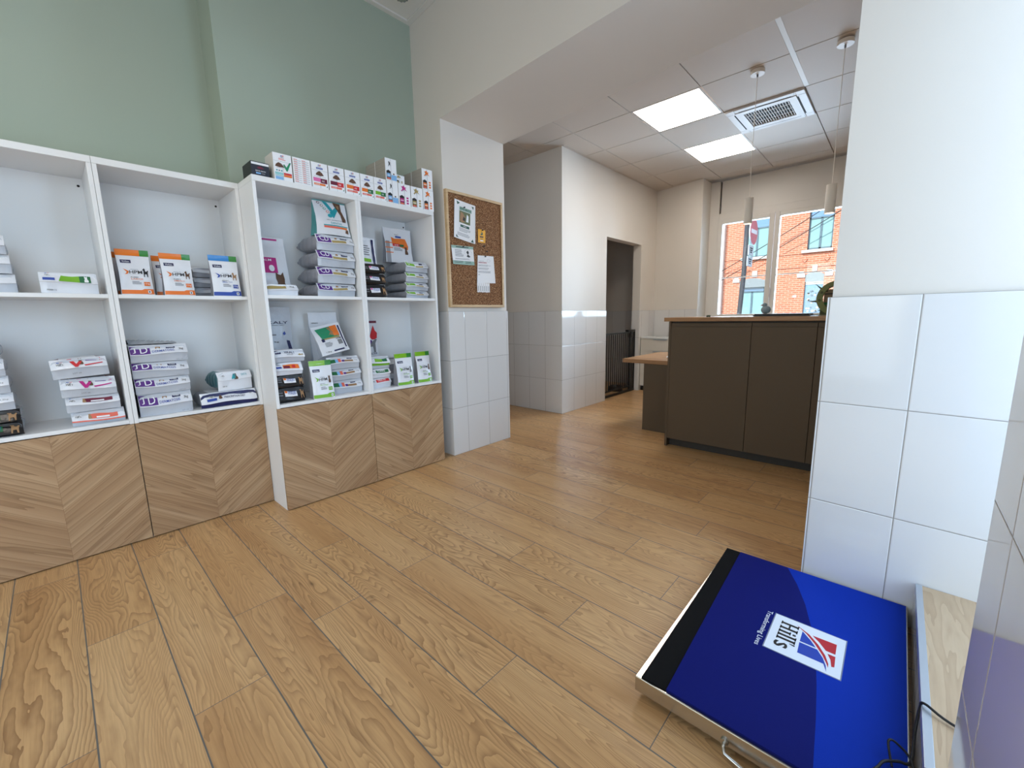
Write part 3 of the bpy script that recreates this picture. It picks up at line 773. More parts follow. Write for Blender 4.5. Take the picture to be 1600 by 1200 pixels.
def d_whitegreen(mb, up_, lo):
    brandmark(mb, up_, .10, .50, .09, .40); mb.rect(up_, .06, .12, .26, .38, I_blue, .0014, (2, 2)); mb.poly(up_, [(.32, .06), (.38, .74), (.68, .74), (.68, .06)], I_lime, .0014); mb.rect(up_, .68, .06, .88, .74, I_dgreen, .0014, (3, 2)); pic(mb, up_, CAT, .74, .1, .86, .7, I_white, .0022)
    mb.text(lo, 'FR0084 1.5', .10, .22, .26, .34, M_inkd)

# unit 4 (nearest corkboard), lower shelf
ZB, ZM = .655, 1.287
G_hg = 'white pouches with lime green top bands'
def hpm(label, x0, x1, z0, z1, y0, c1, c2, acc, acc2, an, ac, l2, seed, D=.085, yaw=0, group=G_hg, flare=0):
    return pouch(label, x0, x1, z0, z1, y0+D/2, D, F_white, F_grey, d_hpm(acc, acc2, an, ac, l2), (c1, c2, .865, .72), yaw, 0, seed, group, flare=flare)
hpm('white pouch with lime top band and cat picture, nearest the right side panel', -.200, -.072, ZB, .888, .012, F_lime, F_green, I_lime, I_lime, CAT, I_brown, ('ADULT', 'NEUTERED'), 1)
hpm('white pouch with lime top band beside the small stack of three white bags', -.376, -.235, ZB, .886, .012, F_lime, F_green, I_lime, I_lime, CAT, I_grey, ('ADULT', 'NEUTERED'), 2)
lying('grey creased bag lying behind the lime banded pouch, lower of two', -.402, -.29, ZB, .76, .125, .19, F_lgrey, F_grey, F_grey, None, seed=3, ribs=.004, group='grey bags behind the lime pouches')
lying('grey creased bag lying behind the lime banded pouch, upper of two', -.402, -.29, .7605, .86, .125, .19, F_lgrey, F_grey, F_grey, None, seed=4, ribs=.004, group='grey bags behind the lime pouches')
G3 = 'three white bags stacked at the lower right unit'
lying('white food bag with red pill shaped panel, bottom of a stack of three', -.556, -.408, ZB, .727, .055, .18, F_white, F_white, F_lgrey, d_pill(I_red, 'DIGESTIVE'), seed=5, group=G3)
lying('white food bag with dark green and blue panel, middle of a stack of three', -.554, -.409, .7275, .795, .055, .18, F_white, F_white, F_lgrey, d_pill(I_dgreen, 'CARE'), seed=6, group=G3)
lying('white food bag with lime green stripe, top of a stack of three', -.553, -.41, .7955, .878, .055, .18, F_white, F_lgrey, F_lgrey, d_lime, seed=7, group=G3)
def d_scarf(mb, fn):
    mb.rect(fn, .0, .955, 1, .99, I_maroon, .0014, (8, 1)); pic(mb, fn, DOG, .42, .50, .98, .78, I_grey); mb.poly(fn, [(.66, .74), (.84, .92), (.90, .84), (.99, .80), (.97, .72), (.86, .70), (.76, .70)], I_red)
    mb.poly(fn, [(.45, .56), (.54, .56), (.76, .68), (.66, .70)], I_purp, .0034); mb.text(fn, 'MALTE', .45, .47, .92, .495, I_navy)
pouch('tall white bag with dog in red scarf, behind the stack of three', -.566, -.360, ZB, 1.132, .302, .08, F_white, F_lgrey, d_scarf, seed=8, topflat=.05)
# unit 4, middle shelf
G4 = 'black food bags stacked in the unit nearest the corkboard'
for k, (a, b, w) in enumerate(((ZM, 1.375, 'bottom'), (1.3755, 1.447, 'middle'), (1.4475, 1.512, 'top'))):
    lying('black food bag with pink badge, %s of the stack of three on the middle shelf' % w, -.572, -.412, a, b, .032, .24, F_black, F_black, F_black, d_black(I_white, I_pink), seed=10+k, group=G4, split=.16)
G5 = 'white bags with green labels on the middle shelf'
for k, (a, b, w, s) in enumerate(((ZM, 1.343, 'bottom', .0), (1.3435, 1.403, 'second from bottom', .002), (1.4035, 1.475, 'third from bottom', .005), (1.4755, 1.553, 'top', .006))):
    lying('white bag with green label and grey side, %s of its four' % w, -.248+s, -.052+s, a, b, .03, .30, F_white, F_lgrey, F_grey, d_green, seed=14+k, group=G5, ribs=.003, split=.42, yaw=.04)
def d_orgbag(mb, fn):
    mb.rect(fn, .02, .0, .16, .62, F_grey, .0014, (2, 6))
    brandmark(mb, fn, .38, .80, .16, .07); mb.rect(fn, .40, .735, .62, .785, I_blue, .0014, (3, 2))
    mb.poly(fn, [(.24, .74), (.36, .70), (.62, .72), (.76, .72), (.86, .5), (.84, .40), (.30, .52), (.26, .50)], I_org); mb.rect(fn, .26, .48, .52, .56, I_red, .0034, (3, 2)); mb.rect(fn, .52, .48, .68, .545, I_dgreen, .0034, (3, 2)); mb.text(fn, 'z/d', .32, .50, .46, .54, I_white, .0050)
    pic(mb, fn, CAT, .66, .26, .86, .5, I_brown, .003); lines(mb, fn, .30, .34, .62, .44, 3, I_grey)
    for v in (.28, .42, .56): mb.rect(fn, 0, v, .26, v+.025, I_org, .002, (4, 1))
pouch('tall white and orange food bag standing behind the stacked bags', -.292, -.058, 1.5545, 1.806, .235, .07, F_white, F_grey, d_orgbag, seed=19, flare=.02, topflat=.14)
def d_navyst(mb, fn):
    mb.poly(fn, [(.80, .02), (.94, .02), (.90, .95), (.78, .95)], I_navy); lines(mb, fn, .3, .3, .7, .7, 5, I_grey); mb.rect(fn, .3, .1, .7, .22, I_lime, .0014, (3, 2))
pouch('white bag with navy edge stripe lying on the black bags behind the divider', -.578, -.432, 1.5135, 1.70, .13, .06, F_white, F_lgrey, d_navyst, seed=22, lean=-.05, tilt=.06)
# unit 3, middle shelf
G6 = 'white bags with purple labels and grey ribbed sides, unit second from the corkboard'
for k, (a, b, w, s) in enumerate(((ZM, 1.369, 'bottom', 0), (1.3695, 1.470, 'second from bottom', .006), (1.4705, 1.568, 'third from bottom', .012), (1.5685, 1.666, 'top', .018))):
    lying('white bag with purple label and ribbed side, %s of four under teal bag' % w, -.882+s, -.632+s*.7, a, b, .036-.004*k % .01, .30, F_white, F_lgrey, F_grey, d_CD, seed=24+k, group=G6, ribs=.006, yaw=.05)
def d_dental(mb, fn):
    mb.poly(fn, [(.28, .98), (.42, .96), (.58, .72), (.50, .66)], I_teal); mb.poly(fn, [(.44, .66), (.52, .72), (.68, .86), (.72, .76), (.54, .50)], I_teal)
    mb.poly(fn, [(.60, .99), (.84, .97), (.82, .75), (.94, .50), (.92, .42), (.80, .42), (.78, .62), (.66, .82)], I_brown); mb.poly(fn, [(.68, .95), (.78, .94), (.76, .80), (.72, .80)], I_tan, .003)
    for i, (u, v, c) in enumerate(((.16, .92, I_maroon), (.24, .84, I_tan), (.30, .76, I_green), (.38, .68, I_sal))):
        mb.poly(fn, [(u+.045*math.cos(k*PI/6), v+.035*math.sin(k*PI/6)) for k in range(12)], c); mb.poly(fn, [(u+.028*math.cos(k*PI/6), v+.022*math.sin(k*PI/6)) for k in range(12)], I_white, .0034)
    mb.poly(fn, [(.44+.075*math.cos(k*PI/6), .57+.055*math.sin(k*PI/6)) for k in range(12)], I_teal)
    mb.text(fn, 'VET ESSENTIALS', .30, .43, .86, .455, I_navy); mb.text(fn, 'DENTAL', .42, .33, .78, .385, I_teal)
    mb.rect(fn, .2, .27, .96, .30, I_teal, .0014, (6, 1)); mb.rect(fn, .2, .205, .70, .265, I_sal, .0014, (5, 1)); mb.rect(fn, .70, .205, .92, .265, I_org, .0014, (2, 1)); mb.poly(fn, [(.82, .1), (.92, .08), (.95, .2), (.86, .2)], I_brown, .0026)
pouch('teal sided dental food bag standing on top of the purple labelled stack', -.842, -.624, 1.668, 1.882, .125, .13, F_white, F_teal, d_dental, (F_teal, F_teal, .97, .5), seed=30, topflat=.06, flare=-.04)
lying('white bag with gold label lying alone on the middle shelf', -1.181, -1.003, ZM, 1.352, .03, .14, F_white, F_white, F_lgrey, d_gold, seed=31)
def d_cat(mb, fn):
    mb.rect(fn, .0, .95, .78, .98, I_mag, .0016, (8, 1)); mb.rect(fn, .10, .73, .28, .79, I_blue, .0014, (3, 2))
    mb.rect(fn, .02, .40, .66, .66, I_mag, .0014, (6, 4)); mb.text(fn, 'CALM', .12, .60, .5, .635, I_white, .0024); mb.poly(fn, [(.48+.09*math.cos(k*PI/6), .48+.055*math.sin(k*PI/6)) for k in range(12)], I_white, .0026)
    pic(mb, fn, CAT, .42, .0, 1.0, .42, I_brown, .0032); pic(mb, fn, CAT, .52, .02, .9, .2, I_tan, .0042); mb.poly(fn, [(.35+.13*math.cos(k*PI/8), .085+.07*math.sin(k*PI/8)) for k in range(16)], I_maroon, .0036)
pouch('white bag with magenta panel and tabby cat picture, standing at the back left', -1.176, -.975, ZM, 1.640, .24, .12, F_white, F_lgrey, d_cat, seed=32, topflat=.14, flare=-.12)
# unit 3, lower shelf
G7 = 'mixed bags stacked at the left of the lower shelf'
lying('black food bag with white badge, bottom of the stack of four', -1.178, -1.02, ZB, .747, .034, .20, F_black, F_black, F_black, d_black(I_white, I_org), seed=35, group=G7, split=.20)
lying('black food bag with white badge, second from the bottom under orange labelled bag', -1.176, -1.022, .7475, .82, .034, .20, F_black, F_black, F_black, d_black(I_white, I_org), seed=36, group=G7, split=.16)
lying('white food bag with orange panel on top of two black bags', -1.172, -1.018, .8205, .898, .04, .20, F_white, F_white, F_lgrey, d_orgblue, seed=37, group=G7, split=.34)
lying('white food bag marked VIKALY lying on top of the stack of four', -1.170, -1.0, .8985, .970, .04, .2, F_white, F_lgrey, F_lgrey, d_vikaly, seed=38, group=G7, split=.4)
def d_vik(mb, fn):
    mb.text(fn, 'VIKALY', .06, .70, .90, .765, I_navy); mb.text(fn, 'VETERINARY DIET', .22, .655, .78, .675, I_grey); mb.rect(fn, .2, .42, .5, .45, I_grey, .0014, (2, 1)); mb.poly(fn, [(.70, .46), (.76, .52), (.80, .45), (.74, .42)], I_blue)
    mb.text(fn, '3 kg', .3, .24, .55, .28, M_inkd); mb.poly(fn, [(.80, .30), (.90, .28), (.98, .02), (.86, .02)], I_navy); mb.rect(fn, .38, .02, .86, .05, I_teal, .0016, (4, 1))
pouch('tall pale grey bag marked VIKALY standing behind the stack of four', -1.172, -.975, ZB, 1.228, .285, .08, F_lgrey, F_lgrey, lambda mb, fn: d_vik(mb, lambda u, v, off=0: fn(u, .5+v*.45, off)), seed=39, topflat=.10)
hpm('white pouch with lime top band and cat, in front beside black bags', -.981, -.848, ZB, .890, .0, F_lime, F_green, I_lime, I_lime, CAT, I_brown, ('ADULT', 'NEUTERED'), 40, D=.1, yaw=-.06)
G8 = 'white bags with multicoloured labels on the lower shelf'
for k, (a, b, w, s) in enumerate(((ZB, .745, 'bottom', .0), (.7455, .822, 'middle', -.006), (.8225, .900, 'top', -.012))):
    lying('white bag with multicoloured label, %s of three beside the lime pouch' % w, -.842+s, -.628+s, a, b, .058, .19, F_white, F_lgrey, F_lgrey, d_color, seed=41+k, group=G8)
def d_tilt(mb, fn):
    mb.poly(fn, [(.10, .90), (.86, .93), (.86, .55), (.20, .52)], I_green); mb.poly(fn, [(.60, .92), (.86, .93), (.86, .56), (.66, .58)], I_org, .003); mb.rect(fn, .16, .50, .84, .545, I_gold, .003, (4, 1)); mb.poly(fn, [(.46, .6), (.58, .74), (.5, .88), (.56, .9), (.66, .72), (.62, .6), (.7, .56), (.54, .66)], I_tan, .0036)
    mb.rect(fn, .16, .44, .26, .54, I_navy, .0036, (1, 1)); mb.text(fn, 'HPM', .68, .44, .86, .50, M_inkd); lines(mb, fn, .22, .24, .50, .40, 4, I_grey); mb.rect(fn, .70, .26, .86, .42, I_grey, .0016, (2, 2)); mb.poly(fn, [(.90, .12), (.95, .12), (.95, .90), (.90, .90)], I_navy)
    mb.rect(fn, .44, .06, .82, .11, I_navy, .0016, (3, 1)); mb.text(fn, '1.5kg', .16, .06, .34, .11, M_inkd)
pouch('white bag with green and orange panel leaning back on the multicoloured stack', -.872, -.682, .902, 1.098, .115, .07, F_white, F_lgrey, d_tilt, seed=45, lean=-.22, tilt=-.19, topflat=.08)
def d_plain(mb, fn):
    mb.text(fn, 'VIRBAC', .08, .86, .32, .875, M_inkd); mb.rect(fn, .10, .72, .50, .76, I_navy, .0016, (3, 1)); mb.rect(fn, .08, .15, .3, .3, I_grey, .0014, (2, 2)); mb.text(fn, 'LIGHT', .12, .2, .26, .25, I_white, .003)
pouch('plain white bag with navy stripe standing at the back right', -.862, -.668, ZB, 1.192, .29, .07, F_white, F_lgrey, d_plain, seed=46, topflat=.16)
# unit 2, middle shelf
y2 = U2Y
G9 = 'white pouches with orange top bands'
hpm('white pouch with orange top band, puppy and green corner, frontmost at left', -1.766, -1.637, ZM, 1.512, y2+.02, F_orange, F_green, I_org, I_org, DOG, I_blk, ('PUPPY', 'LARGE'), 50, D=.075, group=G9)
hpm('orange banded white pouch directly behind the frontmost left one', -1.772, -1.642, ZM, 1.506, y2+.105, F_orange, F_green, I_org, I_org, DOG, I_blk, ('PUPPY', 'LARGE'), 51, D=.065, group=G9)
hpm('white pouch with orange top band in the middle of the shelf', -1.596, -1.462, ZM, 1.508, y2+.02, F_orange, F_green, I_org, I_org, DOG, I_brown, ('PUPPY', 'SMALL'), 52, D=.075, group=G9)
hpm('orange banded white pouch half hidden behind the middle one', -1.618, -1.488, ZM, 1.500, y2+.105, F_orange, F_green, I_org, I_org, DOG, I_brown, ('PUPPY', 'SMALL'), 53, D=.06, group=G9)
hpm('white pouch with blue top band and brown dog, at the right end', -1.378, -1.238, ZM, 1.518, y2+.02, F_blue, F_green, I_blue, I_blue, DOG, I_tan, ('ADULT', 'SMALL TOY'), 54, D=.085, group='white pouch with blue band')
for k in range(3):
    lying('crumpled grey bag lying behind the blue banded pouch, %s of three' % ('bottom', 'middle', 'top')[k], -1.44+.0*k, -1.29, ZM+.056*k, ZM+.055+.056*k, y2+.135, .17, F_lgrey, F_grey, F_grey, None, seed=55+k, ribs=.005, group='crumpled grey bags behind the blue pouch')
# unit 2, lower shelf
G10 = 'white bags with purple D labels, set-back unit'
for k, (a, b, w, s) in enumerate(((ZB, .773, 'bottom', .0), (.7735, .858, 'second from bottom', -.004), (.8585, .940, 'third from bottom', -.006), (.9405, 1.030, 'top', -.004))):
    lying('white bag with purple D label, %s of four in the set-back unit' % w, -1.770+s, -1.545+s*.6+(.004*k), a, b, y2+.02, .29, F_white, F_lgrey, F_grey, d_D('D'), seed=60+k, group=G10)
mb = MB(); mb.grid(lambda u, v: (.005+.20*u, .02+.18*v, .004+.022*math.sin(PI*v)*(1-u*.8)+.004*math.sin(u*31)*math.sin(v*17)), 24, 10, F_sil); mb.grid(lambda u, v: (.005+.20*u, .02+.18*v, .0012), 4, 4, F_sil)
tag(mb.build('foil_sachet', loc=(-1.775, y2+.03, 1.031)), 'shiny silver foil flap lying on top of the purple D labelled stack', 'sachet')
lying('white and navy food bag with bar code lying under the teal bag', -1.508, -1.226, ZB, .738, y2+.012, .25, F_white, F_navy, F_grey, d_navybag, seed=65, split=.30)
lying('white bag with teal side lying on the white and navy bag', -1.412, -1.234, .7385, .850, y2+.03, .26, F_white, F_white, F_teald, d_tealbag, seed=66, split=.60, ribs=.004, yaw=.06)
# unit 1
lying('white food bag with green label lying alone on the leftmost upper shelf', -2.036, -1.846, ZM, 1.384, y2+.025, .26, F_white, F_white, F_lgrey, d_whitegreen, seed=70, split=.52)
G11 = 'tilted stack of four white cat food bags'
lying('white cat food bag with salmon stripe, bottom of the tilted stack', -2.018, -1.828, ZB, .722, y2+.03, .26, F_white, F_lgrey, F_lgrey, d_metab(I_sal, True), seed=71, group=G11, split=.25)
lying('white cat food bag with dark red panel, second from bottom of the tilted stack', -2.028, -1.838, .7225, .797, y2+.03, .26, F_white, F_lgrey, F_lgrey, d_metab(I_maroon, False), seed=72, group=G11, split=.5)
lying('white cat food bag with red V and cat, third from bottom of the tilted stack', -2.036, -1.842, .7975, .885, y2+.03, .27, F_white, F_lgrey, F_maroon, d_vpaw(I_mag), seed=73, group=G11, split=.42)
lying('white cat food bag with red V and maroon side, top of the tilted stack', -2.052, -1.858, .8865, .978, y2+.034, .27, F_white, F_lgrey, F_maroon, d_vpaw(I_red), seed=74, group=G11, split=.5, tilt=.05)
G12 = 'bags stacked at the left edge of the photo'
for k, (a, b) in enumerate(((ZB, .715), (.7155, .772))):
    lying('black food bag at the left photo edge, %s one' % ('lower', 'upper')[k], -2.37, -2.172, a, b, y2+.03, .28, F_black, F_black, F_sil, d_black(I_dgreen, I_lime), seed=80+k, group=G12, split=.14, ribs=.004)
for k in range(4):
    lying('white bag at the left photo edge, %s of the four above black bags' % ('lowest', 'second', 'third', 'topmost')[k], -2.374, -2.182-.004*k, .7725+.076*k, .8480+.076*k, y2+.03, .26, F_white, F_lgrey, F_sil, d_green, seed=84+k, group=G12, ribs=.004)
for k in range(3):
    lying('silver bag on the upper shelf at the left photo edge, %s of three' % ('bottom', 'middle', 'top')[k], -2.33, -2.105-.006*k, ZM+.082*k, ZM+.0815+.082*k, y2+.03, .28, F_white, F_lgrey, F_sil, None, seed=90+k, group='silver bags at the upper left photo edge', ribs=.006)

# cartons on top of the stepped-forward units
ZT = 1.92
def d_kib(c1, c2, c3, kind):
    def f(mb, fn):
        brandmark(mb, fn, .40, .84, .20, .10)
        if kind != 'check': mb.rect(fn, .30, .755, .70, .82, I_blue, .0014, (1, 1)); mb.text(fn, 'PRESCRIPTION DIET', .34, .775, .66, .80, I_white, .002)
        else: lines(mb, fn, .30, .74, .70, .82, 2, I_sal)
        mb.rect(fn, .02, .700, .98, .706, I_grey, .0014, (1, 1))
        mb.poly(fn, [(.24, .52), (.30, .60), (.42, .67), (.52, .68), (.64, .62), (.74, .52), (.5, .49)] if kind != 'check' else [(.08, .50), (.14, .59), (.28, .66), (.42, .63), (.60, .50), (.3, .48)], I_brown)
        for i in range(5): mb.poly(fn, [(.32+.07*i+.02*math.cos(k*PI/3), .56+.03*(i % 2)+.012*math.sin(k*PI/3)) for k in range(6)], I_tan if i % 2 else I_maroon, .0032)
        mb.rect(fn, .14, .455, .86, .462, I_grey, .0014, (1, 1)); mb.rect(fn, .495, 0, .505, .5, I_grey, .0012, (1, 1))
        if kind == 'check':
            mb.poly(fn, [(.52, .60), (.60, .62), (.70, .52), (.88, .72), (.96, .72), (.74, .38), (.68, .38)], I_green)
            for i, c in enumerate((I_teal, I_grey, I_teal)): mb.rect(fn, .12+.13*i, .34, .20+.13*i, .39, c, .0014, (1, 1))
            mb.rect(fn, .05, .20, .50, .30, I_cyan, .0014, (1, 1)); mb.rect(fn, .05, .16, .50, .18, I_teal, .0014, (1, 1)); mb.rect(fn, .52, .24, .96, .31, I_red, .0014, (1, 1)); mb.rect(fn, .52, .16, .96, .235, I_org, .0014, (1, 1)); mb.rect(fn, .06, .03, .48, .14, I_lblue, .0014, (1, 1))
        else:
            mb.rect(fn, .08, .26, .52, .41, c1, .0014, (1, 1)); mb.rect(fn, .52, .22, .93, .40, c2, .0016, (1, 1)); mb.text(fn, 'i/d', .60, .27, .74, .35, I_white, .0024)
            mb.rect(fn, .10, .12, .80, .20, c3, .0014, (1, 1)); mb.text(fn, 'CANINE', .14, .14, .45, .18, I_white, .002); mb.poly(fn, [(.86, .08), (.93, .08), (.93, .16)], I_dgreen)
    return f
def d_rows(mb, fn):
    for c in range(2):
        for i in range(11):
            v = .93-.082*i; u = .06+.46*c
            mb.rect(fn, u, v-.02, u+.20, v, I_sal, .0014, (1, 1)); mb.rect(fn, u, v-.058, u+.40, v-.03, mat('ink_pale', (205, 202, 206), .6), .0014, (1, 1))
def side_rows(mb, fn):
    for i in range(5): mb.rect(fn, .06, .12+.17*i, .94, .125+.17*i, M_ink, .0014, (1, 1))
    mb.rect(fn, .48, .0, .50, 1, I_white, .0014, (1, 1))
BD = .12
KB = [(-1.078, -.981, 'white treat box with green check mark and kibble heap', d_kib(0, 0, 0, 'check')),
      (-.974, -.876, 'white treat box covered in small rows of text', d_rows),
      (-.871, -.775, 'white treat box with pink and dark plum panels', d_kib(I_pink, I_maroon, I_org, '')),
      (-.769, -.672, 'white treat box with maroon and red panels', d_kib(I_maroon, I_red, I_sal, '')),
      (-.666, -.568, 'white treat box with orange and red panels over a salmon strip', d_kib(I_org, I_red, I_sal, '')),
      (-.564, -.471, 'white treat box with orange, green and red panels', d_kib(I_org, I_dgreen, I_sal, '')),
      (-.468, -.379, 'white treat box with lime and dark green panels', d_kib(I_lime, I_dgreen, I_sal, ''))]
for x0, x1, lb, dd in KB: carton(lb, x0, x1, ZT, 2.064, .012, .012+BD, I_white, mat('box_side', (214, 208, 200), .5), dd, group='kibble treat boxes along the top of the units', sided=lambda mb, fn: None)
M_bside = mat('box_side_grey', (166, 158, 148), .5)
def d_duo(col, animal=True, blk=True):
    def f(mb, fn):
        mb.rect(fn, .492, 0, .508, 1, I_grey, .0012, (1, 1))
        if animal == 'leaf': pic(mb, fn, STICK, .12, .66, .88, .94, col)
        pic(mb, fn, STICK, .24, .64, .56, .90, M_inkd, .002)
        mb.poly(fn, [(.08, .05), (.46, .05), (.46, .42), (.27, .48), (.08, .42)], I_blk, .0012); mb.rect(fn, .12, .16, .42, .33, col, .002, (1, 1)); mb.rect(fn, .14, .22, .40, .25, I_white, .0026, (1, 1)); mb.rect(fn, .12, .06, .42, .13, I_sal, .002, (1, 1))
        if blk:
            for v in (.10, .22, .34): mb.rect(fn, .64, v, .82, v+.08, col, .0014, (1, 1))
        else: mb.rect(fn, .51, .04, .98, .28, col, .0014, (1, 1)); mb.rect(fn, .66, .30, .80, .36, I_brown, .0016, (1, 1))
    return f
G13 = 'narrow white twin boxes on top of the unit nearest the corkboard'
DUO = [(-.374, -.288, ZT, 2.064, .012, 'narrow white twin box with light blue panel, in the row', d_duo(I_lblue, '', False)),
       (-.284, -.188, ZT, 2.064, .012, 'narrow white twin box with magenta panel', d_duo(I_mag, 'leaf')),
       (-.182, -.083, ZT, 2.064, .012, 'narrow white twin box with gold panel, in the row', d_duo(I_gold, 'leaf')),
       (-.079, .013, ZT, 2.064, .012, 'narrow white twin box with orange panel, in the row at the right end', d_duo(I_org, 'leaf')),
       (-.376, -.291, 2.0645, 2.206, .012, 'narrow white twin box with light blue panel, stacked on top', d_duo(I_lblue, '', False)),
       (-.288, -.205, 2.0645, 2.13, .05, 'low white box with gold mark tucked behind the stacked blue box', d_duo(I_gold, 'leaf')),
       (-.081, .011, 2.0645, 2.206, .012, 'narrow white twin box with orange panel, stacked at the right end', d_duo(I_org, 'leaf'))]
for x0, x1, z0, z1, y0, lb, dd in DUO: carton(lb, x0, x1, z0, z1, y0, y0+(.25 if z0 > 2 and z1 > 2.15 else .16), I_white, M_bside if z1 > 2.15 else mat('box_side', (214, 208, 200)), dd, side_rows if z1 > 2.15 else None, group=G13)
def d_dark(mb, fn):
    mb.rect(fn, .02, .80, .98, .95, I_white, .0012, (1, 1)); mb.poly(fn, [(.30, .62), (.50, .72), (.72, .60), (.6, .55), (.4, .55)], I_maroon); mb.text(fn, 'DENTAL SNACKS', .22, .36, .78, .44, I_white); mb.rect(fn, .24, .20, .50, .30, I_lblue, .0014, (1, 1)); mb.rect(fn, .54, .22, .74, .28, I_grey, .0014, (1, 1))
carton('small black box with white top band at the left end of the row', -1.186, -1.096, ZT, 1.998, .03, .17, mat('box_navy', (34, 38, 52), .4), mat('box_black_side', (18, 18, 22), .4), d_dark)

# ---------------------------------------------------------------- corkboard and notices
cb = empty('corkboard', (.43, .012, 1.22), 'tall cork notice board in a thin pine frame on the narrow wall', 'notice board')
X0, X1, Z0, Z1 = .119, .735, 1.222, 2.104; YC = -.0
def W2L(o, mbx): 
    mbx.v = [(a-o.location.x, b-o.location.y, c-o.location.z) for a, b, c in mbx.v]; return mbx
mb = MB(); mb.box(X0+.018, X1-.018, .0015, .0225, Z0+.018, Z1-.018, M_cork); W2L(cb, mb).build('cork_panel', parent=cb)
mb = MB()
for a in ((X0, X1, Z0, Z0+.02), (X0, X1, Z1-.02, Z1), (X0, X0+.02, Z0+.02, Z1-.02), (X1-.02, X1, Z0+.02, Z1-.02)): mb.box(a[0], a[1], -.006, .0225, a[2], a[3], M_pine)
W2L(cb, mb).build('frame', parent=cb, bevel=.0015)
def sheet(name, label, quad, mt, deco, curl=.002, pin=None):
    (a, b, c, d) = quad     # TL TR BR BL as (x,z)
    def fn(u, v, off=0):
        x = (a[0]*(1-u)+b[0]*u)*v+(d[0]*(1-u)+c[0]*u)*(1-v); z = (a[1]*(1-u)+b[1]*u)*v+(d[1]*(1-u)+c[1]*u)*(1-v)
        y = -.0012-curl*(abs(u-.5)*2)**2*(1-v*.5)-curl*.5*(1-v)-off*.35
        return (x, y, z)
    mb = MB(); mb.grid(fn, 10, 10, mt); mb.grid(lambda u, v: (fn(u, v)[0], fn(u, v)[1]+.0004, fn(u, v)[2]), 10, 10, mt)
    deco(mb, fn)
    o = tag(mb.build(name), label, 'notice')
    return o
I_dg = ink('notice_green', 40, 86, 74); I_pg = ink('notice_pale_green', 150, 182, 168)
def dec_a(mb, fn):
    mb.poly(fn, [(.10, .97), (.26, .94), (.14, .88)], I_dg); mb.poly(fn, [(.82, .95), (.92, .95), (.90, .87)], I_dg); mb.poly(fn, [(.10, .10), (.10, .03), (.22, .03)], I_dg); mb.poly(fn, [(.80, .02), (.93, .02), (.88, .10)], I_dg)
    mb.rect(fn, .24, .76, .82, .85, I_pg, .002, (4, 1)); mb.text(fn, 'GRAND MARCHE', .26, .775, .80, .835, I_dg, .005)
    mb.rect(fn, .24, .44, .76, .75, mat('photo_green', (104, 112, 74), .6), .0016, (4, 3)); mb.poly(fn, [(.26, .48), (.30, .72), (.42, .70), (.52, .60), (.50, .48), (.38, .45)], I_tan, .004); mb.poly(fn, [(.40, .52), (.44, .62), (.52, .58), (.50, .50)], I_blk, .006); mb.poly(fn, [(.56, .5), (.60, .70), (.68, .66), (.68, .5)], I_white, .004)
    mb.rect(fn, .30, .33, .72, .395, I_dg, .002, (3, 1)); mb.text(fn, 'INFOS', .44, .345, .58, .38, I_white, .005)
    lines(mb, fn, .25, .20, .78, .30, 3, M_ink, .35, 2); lines(mb, fn, .16, .08, .84, .17, 3, M_ink, .35, 3)
def dec_y(mb, fn):
    mb.poly(fn, [(.3, .62), (.5, .72), (.45, .85), (.62, .78), (.66, .62), (.48, .56)], I_dg); mb.rect(fn, .24, .38, .72, .50, I_brown, .002, (2, 1)); mb.rect(fn, .3, .25, .66, .29, I_brown, .002, (2, 1)); mb.rect(fn, .3, .12, .72, .19, I_white, .002, (2, 1))
def dec_b(mb, fn):
    mb.rect(fn, 0, .86, 1, 1, I_pg, .0016, (4, 1)); mb.rect(fn, .2, .91, .78, .95, M_inkd, .003, (3, 1)); mb.rect(fn, 0, 0, 1, .20, I_pg, .0016, (4, 1)); lines(mb, fn, .14, .40, .54, .80, 9, M_ink, .4, 4)
    mb.poly(fn, [(.66, .45), (.72, .55), (.66, .68), (.74, .78), (.78, .66), (.74, .56), (.84, .44), (.76, .40)], M_inkd)
    for k in range(10): t = PI*k/9; mb.rect(fn, .74+.17*math.cos(t)-.008, .60+.24*math.sin(t), .74+.17*math.cos(t)+.008, .60+.24*math.sin(t)+.02, M_inkd, .002, (1, 1))
    lines(mb, fn, .12, .24, .86, .33, 2, M_ink, .35, 5); lines(mb, fn, .06, .04, .50, .18, 3, M_inkd, .35, 6); lines(mb, fn, .58, .04, .92, .18, 3, M_inkd, .35, 7)
NX0 = .408; NX1 = .622
def dec_c(mb, fn):
    mb.text(fn, 'CHERCHE', .06, .795, .36, .815, M_ink, .003); mb.rect(fn, .05, .72, .56, .775, mat('ink_blush', (222, 190, 192), .6), .0016, (3, 1)); mb.text(fn, 'PERDU CHAT', .07, .735, .52, .765, I_maroon, .004)
    lines(mb, fn, .05, .60, .80, .67, 3, M_ink, .35, 8); lines(mb, fn, .05, .48, .80, .56, 3, M_ink, .35, 9); lines(mb, fn, .05, .36, .88, .44, 3, M_ink, .35, 10); mb.rect(fn, .05, .30, .15, .315, M_ink, .002, (1, 1))
    for k in range(14): t = 2*PI*k/14; mb.rect(fn, .66+.10*math.cos(t), .82+.05*math.sin(t), .68+.10*math.cos(t), .828+.05*math.sin(t), M_ink, .002, (1, 1))
sheet('poster_sheet', 'large white poster with green title and animal photo, upper left of the corkboard', ((.203, 2.047), (.419, 2.027), (.400, 1.728), (.178, 1.760)), M_paper, dec_a, .006)
sheet('notice_card', 'small orange card with dark animal drawing on the corkboard', ((.443, 1.855), (.526, 1.853), (.522, 1.75), (.440, 1.747)), mat('card_orange', (240, 172, 40), .6), dec_y, .001)
